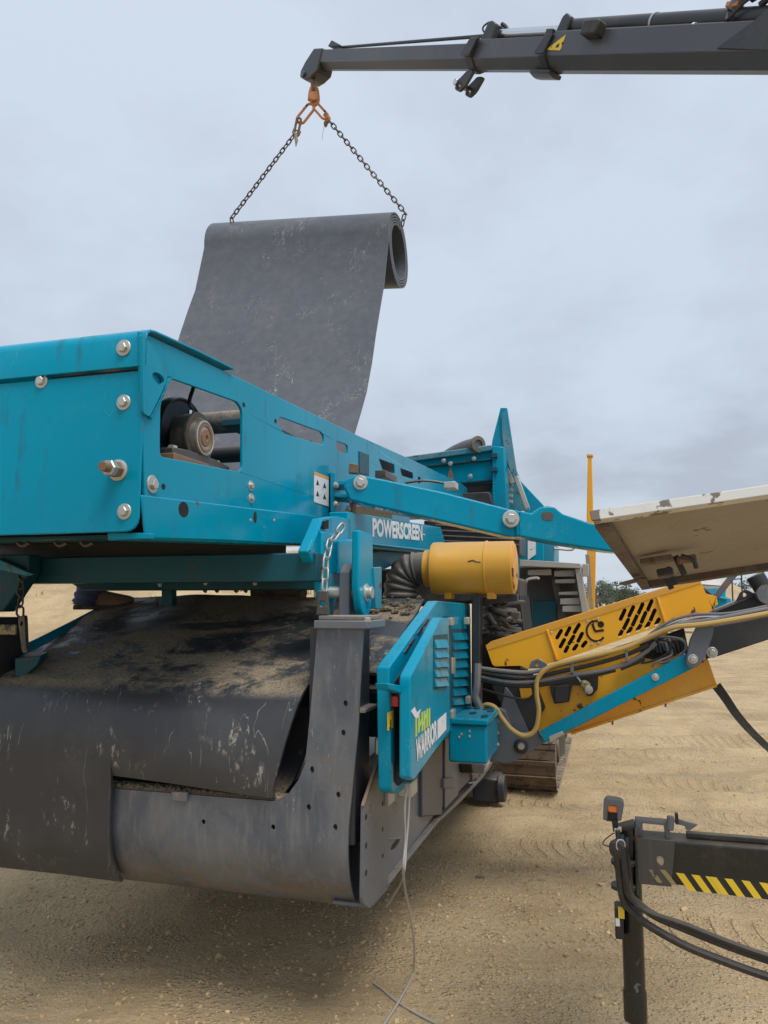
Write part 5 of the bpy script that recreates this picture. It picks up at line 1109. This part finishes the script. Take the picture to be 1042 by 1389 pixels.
# cylinders along the top
MB().cyl(bp(tq(660), 0, .265 - .050), bp(tq(745), 0, .265 - .050), .026, 20).build('ram_rod', 'chrome', BO)
MB().cyl(bp(tq(662), .05, .222 - .050), bp(tq(740), .05, .222 - .050), .022, 16).build('ram_tube', 'crane_dark', BO)
MB().cyl(bp(tq(752), 0, .275 - .050), bp(tq(1300), 0, .275 - .050), .044, 26).build('ram_barrel', 'crane_dark', BO, .004)
MB().cyl(bp(tq(755), -.05, .225 - .050), bp(tq(1300), -.05, .225 - .050), .016, 14).build('hydraulic_pipe', 'crane_dark', BO)
for x, w_, h_ in ((655, .03, .32), (752, .03, .33)):
    MB().prism([bp(tq(x - 7), -.06, .20 - .050), bp(tq(x - 4), -.06, h_ - .02 - .050), bp(tq(x), -.06, h_ - .050), bp(tq(x + 7), -.06, h_ - .02 - .050), bp(tq(x + 9), -.06, .20 - .050)], bs * .12).build('ram_bracket', 'crane_dark', BO, .008)
for x in (642, 742): MB().prism([bp(tq(x + 2), -.115, .20 - .050), bp(tq(x + 12), -.115, .20 - .050), bp(tq(x + 8), -.115, .10 - .050), bp(tq(x - 4), -.115, .10 - .050), bp(tq(x - 4), -.115, .12 - .050)], bs * .02).build('guide_block', 'crane_dark', BO, .004)
MB().tube(spline([bp(tq(650), 0, .31 - .050), bp(tq(643), 0, .335 - .050), bp(tq(636), 0, .31 - .050), bp(tq(640), 0, .28 - .050), bp(tq(652), 0, .27 - .050)]), .006, 6).build('hose_loop', 'hose_black', BO)
MB().tube(spline([bp(tq(660), 0, .32 - .050), bp(tq(667), 0, .30 - .050), bp(tq(674), 0, .265 - .050)]), .012, 8).build('hose_loop', 'hose_black', BO)
# shackle plates under the second section
for s_ in (-.045, .045):
    MB().prism(fillet([bp(tq(641), s_, -.01), bp(tq(650), s_, -.01), bp(tq(645), s_, -.10), bp(tq(639), s_, -.135), bp(tq(632), s_, -.12), bp(tq(632), s_, -.07), bp(tq(637), s_, -.04)], .02), bs * .02, [ell(bp(tq(637), s_, -.105), bd * .016, bn * .016, 12)]).build('hook_plate', 'crane_dark', BO, .003)
MB().cyl(bp(tq(634), -.07, -.085), bp(tq(634), .09, -.085), .02, 16).build('hook_pin', 'chrome', BO, .003)
# lamp box, warning triangle, pipe clips, hose cluster at the right edge
MB().obox(bp(tq(809), -.125, .205 - .050), bd * .055, bs * .035, bn * .036).build('boom_lamp', 'black_plastic', BO, .010)
tri = [bp(tq(749), -.0975, .075), bp(tq(769), -.0975, .070), bp(tq(769), -.0975, .148)]
MB().prism(tri, bs * .002).build('warning_triangle', 'decal_yellow', BO)
MB().prism([bp(tq(761), -.0985, .085), bp(tq(765), -.0985, .085), bp(tq(765), -.0985, .105), bp(tq(762), -.0985, .100)], bs * .001).build('triangle_mark', 'decal_black', BO)
for x, n_ in ((864, .275), (928, .225)):
    r2 = .048 if n_ > .25 else .02; c_ = bp(tq(x), 0 if n_ > .25 else -.05, n_ - .050)
    MB().rev(c_ - bd * .006, bd, [(0, r2 - .006), (0, r2), (.012, r2), (.012, r2 - .006)], 20, cap=False).build('pipe_clip', 'zinc' if n_ > .25 else 'decal_white', BO)
for (x0, a0, x1, a1, r2, m_) in ((965, .30, 1005, .36, .030, 'grey_plastic'), (985, .34, 1060, .335, .018, 'hose_black'), (1000, .31, 1080, .36, .015, 'hose_black'), (1005, .365, 1035, .33, .024, 'grey_plastic')):
    MB().tube(spline([bp(tq(x0), -.03, a0 - .050), bp(tq((x0 + x1) / 2), -.05, max(a0, a1)), bp(tq(x1), -.03, a1 - .050)]), r2, 10).build('hose_elbow', m_, BO)
MB().obox(bp(tq(967), -.03, .312 - .050), bd * .03, bs * .03, bn * .012).build('red_port', 'lift_orange', BO, .004)
MB().tube(spline([bp(tq(968), -.06, .27 - .050), bp(tq(972), -.07, .24 - .050), bp(tq(978), -.07, .27 - .050), bp(tq(990), -.06, .33 - .050), bp(tq(1020), -.05, .36 - .050)]), .008, 8).build('hose_loop', 'hose_black', BO)

# ---------- outrigger leg of the same truck
uO = 2.82
OP = lambda x, y, d=0.0: U(x, y, uO + d)
vo0 = uvz(OP(864, 1137))[1]; zo1, zo0 = OP(864, 1137).z, OP(864, 1196).z
OR = thing('crane_outrigger', 'black crane outrigger leg and beam with yellow hazard stripes', 'outrigger', W(uO + .06, vo0 - .02, 0))
lc = OP(858, 1250, .06); lcx = W(uO + .06, uvz(lc)[1], 0); yz = lambda y: OP(858, y, .06).z
bmn = MB().prism([W(uO, vo0, zo0), W(uO, vo0 + 2.2, zo0), W(uO, vo0 + 2.2, zo1), W(uO, vo0, zo1)], A * .11, []).build('outrigger_beam', 'black_gloss', OR, .008)
# worn outer sleeve near the leg with its keyhole slot
slv = [W(uO - .008, vo0 - .002, zo0 - .004), W(uO - .008, uvz(OP(911, 1210))[1], zo0 - .004), W(uO - .008, uvz(OP(916, 1140))[1], zo1 + .003), W(uO - .008, vo0 - .002, zo1 + .003)]
kh = fillet([OP(891, 1161, -.008), OP(899, 1162, -.008), OP(902, 1167, -.008), OP(901, 1174, -.008), OP(897, 1175, -.008), OP(891, 1170, -.008)], .006)
MB().prism(slv, A * .006, [kh]).build('beam_sleeve', 'worn_black', OR, .002)
MB().prism([p + A * .0065 for p in kh], A * .001).build('slot_backing', 'slot_sand', OR)
def stripe(x0, x1, m, t=-.0015, yt=1184.0, lean=17, hgt=22, d=0.0):
    f = lambda x: (x - 917) * .115
    MB().prism([OP(x0, yt + f(x0), d + t), OP(x1, yt + f(x1), d + t), OP(x1 + lean, yt + hgt + f(x1 + lean), d + t), OP(x0 + lean, yt + hgt + f(x0 + lean), d + t)], A * .001).build('hazard_stripe', m, OR)
stripe(880, 887, 'decal_dull', -.0015, 1184, 12, 16, -.008); stripe(895, 903, 'decal_dull', -.0015, 1182, 16, 19, -.008)
stripe(917, 1100, 'decal_black', -.0006, 1183, 17, 23)
for x in (917, 938, 957, 961, 983, 1006, 1030, 1053, 1077): stripe(x, x + (11 if x not in (957,) else 5), 'decal_yellow')
# leg column
MB().cyl(lcx + K * yz(1345), lcx + K * yz(1125), .0355, 28).build('leg_tube', 'black_gloss', OR, .002)
MB().rev(lcx + K * yz(1384), K, [(0, .030), (.004, .038), (.09, .039), (.10, .037)], 28).build('leg_collar', 'black_gloss', OR)
MB().cyl(lcx + K * .04, lcx + K * yz(1384), .021, 20).build('leg_rod', 'chrome', OR)
MB().rev(lcx, K, [(0, .13), (.03, .13), (.05, .05), (.09, .04)], 28).build('foot_pad', 'dark_paint', OR)
MB().prism([OP(861, 1125, .0), OP(866, 1125, .0), OP(867, 1216, .0), OP(863, 1216, .0)], A * .12).build('leg_flange', 'worn_black', OR, .003)
MB().prism([OP(836, 1125, .02), OP(862, 1118, .02), OP(862, 1222, .02), OP(846, 1225, .02), OP(839, 1160, .02)], A * .08).build('leg_housing', 'black_gloss', OR, .008)
MB().rev(OP(842, 1150, -.01), (B * -.3 - A), [(0, .030), (.02, .034), (.04, .026), (.045, .014)], 20).build('leg_valve', 'black_plastic', OR)
MB().rev(OP(842, 1172, -.01), (-A), [(0, .022), (.02, .022), (.03, .014)], 14).build('leg_valve', 'black_plastic', OR)
oval(OP(842, 1139, -.05), OP(842, 1154, -.05), .028, .0025).build('split_ring', 'chrome', OR)
MB().tube(spline([OP(833, 1130, -.0), OP(822, 1138, -.0), OP(818, 1145, -.0), OP(826, 1148, 0), OP(836, 1148, 0)], 4), .0022, 5).build('wire_guard', 'hose_black', OR)
for i, (x, y) in enumerate(((836, 1127), (841, 1125), (838, 1131))): MB().obox(OP(x, y, -.0), A * .006, B * .006, K * .010).build('hose_fitting', 'chrome', OR, .002)
for i, pts in enumerate(([(838, 1150), (841, 1190), (846, 1220), (858, 1236), (880, 1255), (930, 1283), (985, 1305), (1042, 1325), (1130, 1350)], [(846, 1160), (850, 1195), (853, 1212), (866, 1226), (890, 1243), (935, 1262), (985, 1282), (1042, 1302), (1130, 1330)], [(845, 1150), (851, 1200), (860, 1222), (880, 1238), (930, 1255), (985, 1277), (1042, 1297), (1130, 1322)])):
    MB().tube(spline([OP(x, y, -.03 - .01 * i) for x, y in pts], 6), .0135 if i < 2 else .010, 10).build('outrigger_hose', 'hose_black', OR)
for i, (x0, x1, x2) in enumerate(((838, 842, 850), (843, 847, 855), (850, 853, 858), (841, 850, 847))):
    MB().tube(spline([OP(x0, 1128 + 4 * i, -.012), OP(x1 - 2, 1160, -.03), OP(x1 + 2, 1192, -.028), OP(x2, 1232, -.012)]), .008 + .002 * (i % 2), 8).build('outrigger_hose', 'hose_black', OR)
for y_ in (1172, 1205): MB().rev(OP(846, y_, .01), K, [(0, .040), (.012, .041), (.014, .036)], 18).build('hose_wrap', 'black_plastic', OR)
MB().obox(OP(840, 1248, .02), A * .03, B * .014, K * .052).build('leg_bracket', 'black_plastic', OR, .006)
MB().obox(OP(843, 1238, -.016), A * .004, B * .010, K * .018).build('leg_label', 'decal_yellow', OR, .001)
MB().obox(OP(838, 1251, -.016), A * .004, B * .007, K * .012).build('leg_label', 'decal_white', OR, .001)
# marker lamp on top
lm = OP(832, 1099, .03)
ml = MB().prism(fillet([OP(818, 1113, .0), OP(819, 1088, .0), OP(824, 1083, .0), OP(842, 1086, .0), OP(847, 1090, .0), OP(843, 1114, .0), OP(838, 1114, .0), OP(837, 1094, .0), OP(825, 1093, .0), OP(824, 1113, .0)], .006), A * .05).build('lamp_guard', 'grey_plastic', OR, .004)
MB().prism([OP(822, 1090, .03), OP(841, 1092, .03), OP(839, 1116, .03), OP(822, 1114, .03)], A * .03).build('lamp_body', 'black_plastic', OR, .004)
MB().prism(fillet([OP(823, 1092, .005), OP(838, 1094, .005), OP(838, 1103, .005), OP(825, 1102, .005)], .006), A * .02).build('amber_lens', 'amber', OR, .004)
MB().bar(OP(836, 1128, .03), OP(834, 1112, .03), .02, .02).build('lamp_stalk', 'black_plastic', OR, .003)
# carrying handle and striker on the beam
hn_ = MB().prism([OP(861, 1135, .03), OP(862, 1111, .03), OP(908, 1115, .03), OP(910, 1138, .03), OP(903, 1138, .03), OP(901, 1120, .03), OP(872, 1117, .03), OP(872, 1135, .03)], A * .04).build('beam_handle', 'grey_plastic', OR, .003)
MB().cyl(OP(909, 1126, .03), OP(910, 1107, .03), .012, 16).build('lock_pin', 'grey_plastic', OR, .003)
MB().obox(OP(918, 1110, .05), A * .012, B * .005, K * .018).build('lock_tab', 'black_plastic', OR, .002)
MB().prism([OP(914, 1114, .05), OP(920, 1112, .05), OP(947, 1119, .05), OP(936, 1127, .05), OP(931, 1126, .05), OP(929, 1121, .05), OP(918, 1118, .05)], A * .012).build('striker_plate', 'grey_plastic', OR, .002)
MB().bar(W(uO + .05, vo0 + .16, zo1 + .012), W(uO + .05, vo0 + 2.2, zo1 + .012), .03, .018).build('beam_rail', 'black_plastic', OR, .004)

# ================================================================== WHITE TAILGATE
NL, NRt = D(803, 707, 1.9), D(1260, 640, 1.9); FLc = D(870, 797, 3.35)
ex = NRt - NL; ey = FLc - NL; en = ey.cross(ex).normalized(); en = en if en.z > 0 else -en
TG = thing('tailgate', 'chipped white steel tailgate panel jutting in from the right, underside showing', 'tailgate', NL + ex * .5)
fx, fy = ex.normalized(), ey.normalized()
def tbox(a0, a1, b0, b1, n0, n1, nm, m, bev=.003):
    o_ = NL; q = [o_ + fx * a + ey * b for a, b in ((a0, b0), (a1, b0), (a1, b1), (a0, b1))]
    return MB().prism([p + en * n0 for p in q], en * (n1 - n0)).build(nm, m, TG, bev)
Lx = ex.length
tbox(0, Lx, -.004, .0, 0, .026, 'front_edge', 'white_chipped', .002); tbox(0.002, Lx, .001, .03, 0.0, .026, 'front_rail', 'white_chipped')
tbox(.03, Lx, .025, .985, .016, .024, 'gate_skin', 'dirty_white', .001)
tbox(0, .040, .028, .999, -.012, .026, 'side_rail', 'brown_frame'); tbox(.0405, Lx, .95, .999, -.012, .024, 'back_rail', 'brown_frame')
hb_ = NL + fx * .12 + ey * .55
MB().obox(NL + fx * .13 + ey * .62 - en * .03, fx * .030, fy * .045, en * .014).build('hinge_block', 'dark_paint', TG, .006)
MB().bar(NL - fx * .045 + ey * .70 - en * .03, NL + fx * .05 + ey * .66 - en * .03, .05, .010, en).build('hinge_tongue', 'brown_frame', TG, .003)
MB().bar(NL + fx * .06 + ey * .50 - en * .006, NL + fx * .17 + ey * .47 - en * .012, .05, .02, en).build('hinge_arm', 'brown_frame', TG, .003)
for i, (a, b) in enumerate(((.14, .66), (.18, .5), (.12, .74))): MB().bar(NL + fx * a + ey * b - en * .0, NL + fx * (a + .015) + ey * b - en * .07, .012, .02, fx).build('hinge_leaf', 'dark_paint', TG, .003)
MB().rev(NL + fx * .215 + ey * .49 - en * .02, fx, [(-.03, .014), (.03, .014)], 14).build('hinge_pin', 'rust', TG, .002)
MB().tube(spline([NL + fx * .20 + ey * .47 - en * .01, NL + fx * .235 + ey * .47 - en * .03, NL + fx * .24 + ey * .48 - en * .055]), .008, 7).build('latch_hook', 'dark_paint', TG)

# ================================================================== LOOSE THINGS
sp_ = spline([P(972, 930, .12), P(985, 948, .10), P(1000, 970, .06), P(1020, 993, .03), P(1045, 1017, .0), P(1075, 1045, -.02)], 8)
MB().sheet([[p + (B + K * .8).normalized() * (.026 - .010 * i_ / len(sp_)), p - (B + K * .8).normalized() * (.026 - .010 * i_ / len(sp_))] for i_, p in enumerate(sp_)], .004).build('tie_strap', 'webbing')
tag(bpy.data.objects['tie_strap'], 'dark webbing strap trailing down from the orange conveyor trough', 'strap')
for i, (pts, lb) in enumerate(((([(551, 1070, None), (549, 1100, None), (550, 1140, None), (547, 1180, None)], [(551, 1215), (558, 1250), (562, 1285), (560, 1320), (545, 1352), (520, 1392)]), 'thin grey cable hanging from the engine door down to the gravel'),
        (([(556, 1070, None), (554, 1110, None), (551, 1150, None), (548, 1185, None)], [(540, 1205), (524, 1230)]), 'thin grey cable running back under the chassis from the engine door'))):
    a_ = [V(x, y, vH + .02) for x, y, _ in pts[0]]
    z_ = a_[-1].z
    b_ = []
    for j, (x, y) in enumerate(pts[1]):
        f_ = (j + 1) / (4 if i == 0 else 2); zt4 = max(.012, z_ * (1 - min(1, f_)) + .012) if i == 0 else z_ * (1 - .5 * f_)
        b_.append(Zp(x, y, zt4 + (gh(*Zp(x, y, zt4).xy) if zt4 < .05 else 0)))
    tag(MB().tube(spline(a_ + b_, 8), .0045, 7).build('hanging_cable', 'wire_grey'), lb, 'cable')
gp_ = [Zp(x, y, .012) for x, y in ((505, 1326), (520, 1340), (537, 1356), (560, 1372), (590, 1392))]
tag(MB().tube(spline([Vector((p.x, p.y, gh(p.x, p.y) + .006)) for p in gp_], 8), .0045, 7).build('ground_cable', 'wire_grey'), 'short grey cable lying across the gravel at the bottom of the picture', 'cable')
for i, (x, y, s_, m_) in enumerate(((42, 1346, .010, 'alu_step'), (652, 1190, .03, 'clod'))):
    p = Zp(x, y, 0); p.z = gh(p.x, p.y) + .004
    o_ = place('stone', cm if 1 else None, Matrix.Translation(p) @ Matrix.Diagonal((s_, s_ * .7, s_ * .4, 1)))
    tag(o_, ['small pale stone on the shaded gravel at the lower left', 'reddish-brown flat stone on the gravel beside the chassis'][i], 'stone')

# ================================================================== PERSON on the belt behind the conveyor (only boot and cuff show)
fp0 = D(122, 824, 4.45); fz = fp0.z
PE = thing('person', 'person in navy trousers and brown boots standing on the belt behind the conveyor', 'person', fp0)
hd_ = Vector((.93, .36, 0)).normalized(); sd_ = Vector((-hd_.y, hd_.x, 0))
def skin(nm, verts, edges, radii, m, lv=2):
    me = bpy.data.meshes.new(nm); c_ = fp0
    me.from_pydata([v - c_ for v in verts], edges, []); me.materials.append(M[m])
    o_ = place(nm, me, Matrix.Translation(c_), PE)
    md = o_.modifiers.new('skin', 'SKIN'); 
    for i_, r2 in enumerate(radii): me.skin_vertices[0].data[i_].radius = (r2, r2)
    me.skin_vertices[0].data[0].use_root = True
    s_ = o_.modifiers.new('sub', 'SUBSURF'); s_.levels = lv; s_.render_levels = lv; md.use_smooth_shade = True
    return o_
def bpv(f, s_, z): return fp0 + hd_ * f + sd_ * s_ + K * z
hip = bpv(-.10, .13, .40); che = bpv(.0, .13, .74); nec = bpv(.03, .13, .90)
kneeR, kneeL = bpv(.20, -.02, .44), bpv(.22, .28, .44)
tl = skin('trousers', [hip, bpv(-.06, .04, .38), kneeR, bpv(.06, .0, .26), bpv(-.06, .22, .38), kneeL, bpv(.08, .26, .26)], [(0, 1), (1, 2), (2, 3), (0, 4), (4, 5), (5, 6)], [.15, .10, .085, .075, .10, .085, .075], 'navy_cloth')
for s0, f0, kn in ((.0, -.015, kneeR), (.26, .015, kneeL)):
    lp_ = spline([kn, bpv(f0 + .08, s0, .27), bpv(f0 + .02, s0, .14), bpv(f0 - .005, s0, .055), bpv(f0 - .012, s0, .012)], 6)
    lm_ = MB().tube(lp_, [.070 + .008 * math.sin(i_ * 1.9) * (i_ / len(lp_)) for i_ in range(len(lp_))], 20); lm_.build('trouser_leg', 'navy_cloth', PE, smooth=80)
shR, shL = bpv(.0, -.06, .80), bpv(.0, .32, .80); elR, elL = bpv(.12, -.10, .56), bpv(.12, .36, .56); wrR, wrL = bpv(.22, -.02, .58), bpv(.22, .28, .58)
skin('shirt', [hip + K * .02, bpv(-.06, .13, .58), che, nec, shR, elR, shL, elL], [(0, 1), (1, 2), (2, 3), (2, 4), (4, 5), (2, 6), (6, 7)], [.14, .14, .15, .07, .07, .055, .07, .055], 'shirt_cloth')
bod = [nec, bpv(.04, .13, .97), bpv(.06, .13, 1.05), bpv(.06, .13, 1.11), elR, wrR, bpv(.28, .0, .56), elL, wrL, bpv(.28, .26, .56), che, shR, shL]
skin('body', bod, [(0, 1), (1, 2), (2, 3), (10, 0), (10, 11), (11, 4), (4, 5), (5, 6), (10, 12), (12, 7), (7, 8), (8, 9)], [.055, .06, .095, .085, .045, .03, .028, .045, .03, .028, .08, .05, .05], 'skin')
for s0, w_ in ((.0, wrR), (.30, wrL)):
    for k_ in range(5):
        a_ = bpv(.28, (.0 if s0 == 0 else .26) + (k_ - 2) * .018, .56); b_ = a_ + hd_ * (.03 if k_ else .05) - K * (.05 - .008 * abs(k_ - 2)); c_ = b_ - K * .03 - hd_ * .01
        MB().tube([a_ + K * .02, a_, b_, c_], [.011, .010, .009, .007], 7).build('finger', 'skin', PE)
MB().rev(bpv(.06, .13, 1.12), (hd_ * .15 + K).normalized(), [(0, .135), (.008, .135), (.012, .115), (.05, .11), (.09, .08), (.11, .03), (.112, .004)], 24).build('hard_hat', 'hat', PE)
for s0, f0 in ((.0, .0), (.26, .03)):
    rows = []
    for k_, (f, w_, h_) in enumerate(((-.085, .028, .060), (-.07, .040, .080), (-.02, .044, .092), (.04, .042, .090), (.09, .044, .078), (.15, .050, .065), (.20, .047, .055), (.235, .032, .040), (.248, .012, .022))):
        rows.append([bpv(f + f0, s0 + w_ * math.cos(t), .014 + h_ * max(0, math.sin(t))) for t in [math.pi * j / 10 for j in range(11)]])
    mbb = MB(); n_ = 11
    mbb.v = [p for r in rows for p in r]; mbb.f = [(i_ * n_ + j, (i_ + 1) * n_ + j, (i_ + 1) * n_ + j + 1, i_ * n_ + j + 1) for i_ in range(len(rows) - 1) for j in range(n_ - 1)] + [tuple(range(n_)), tuple((len(rows) - 1) * n_ + j for j in range(n_))] + [(i_ * n_ + n_ - 1, (i_ + 1) * n_ + n_ - 1, (i_ + 1) * n_, i_ * n_) for i_ in range(len(rows) - 1)]
    mbb.build('boot', 'boot_leather', PE, smooth=60)
    MB().prism([bpv(f + f0, s0 + w_, -.012) for f, w_ in ((-.09, -.03), (-.03, -.046), (.06, -.042), (.15, -.052), (.23, -.035), (.252, 0), (.23, .035), (.15, .052), (.06, .042), (-.03, .046), (-.09, .03))], K * .026).build('boot_sole', 'boot_sole', PE, .004)

# ================================================================== FAR MACHINE at the right edge
fm = D(985, 830, 26); fm.z = 0
FM = thing('crushing_machine', 'distant teal machine half hidden behind the orange conveyor at right', 'machine', fm)
def dd(x, y, d=26): return D(x, y, d)
MB().prism([dd(966, 826), dd(996, 826), dd(992, 812), dd(984, 809), (dd(986, 798)), dd(980, 797), dd(976, 811), dd(968, 812)], (0, 1.6, 0)).build('hull', 'teal', FM, .03)
MB().prism([dd(972, 808, 25.8), dd(990, 812, 25.8), dd(990, 814, 25.8), dd(972, 811, 25.8)], (0, .2, 0)).build('hull_rail', 'teal_dusty', FM, .02)
MB().prism([dd(962, 845), dd(1000, 845), dd(1000, 826), dd(962, 826)], (0, 1.6, 0)).build('undercarriage', 'dark_paint', FM, .03)
sh_ = D(962, 790, 40); sh_.z = 0
SHD = thing('shed', 'pale beige shed roof far behind the white tailgate', 'shed', sh_)
def d4(x, y): return D(x, y, 40)
MB().prism([d4(945, 792), d4(985, 795), d4(985, 830), d4(945, 830)], (0, 4, 0)).build('wall', 'dirty_white', SHD)
MB().prism([d4(940, 793), d4(952, 779), d4(975, 779), d4(988, 796)], (0, 4.4, 0)).build('roof', 'decal_white', SHD)
fg = D(1000, 800, 55); fg.z = 0
FG = thing('steel_frame', 'dark steel frame standing by the spoil heap at right', 'frame', fg)
def d5(x, y): return D(x, y, 55)
for x, y0_ in ((993, 783), (1006, 780)): MB().bar(Vector((d5(x, 800).x, 55, 0)), d5(x, y0_), .08, .08, Vector((0, 1, 0))).build('post', 'dark_paint', FG)
MB().bar(d5(993, 786), d5(1006, 785), .08, .08).build('rail', 'dark_paint', FG)
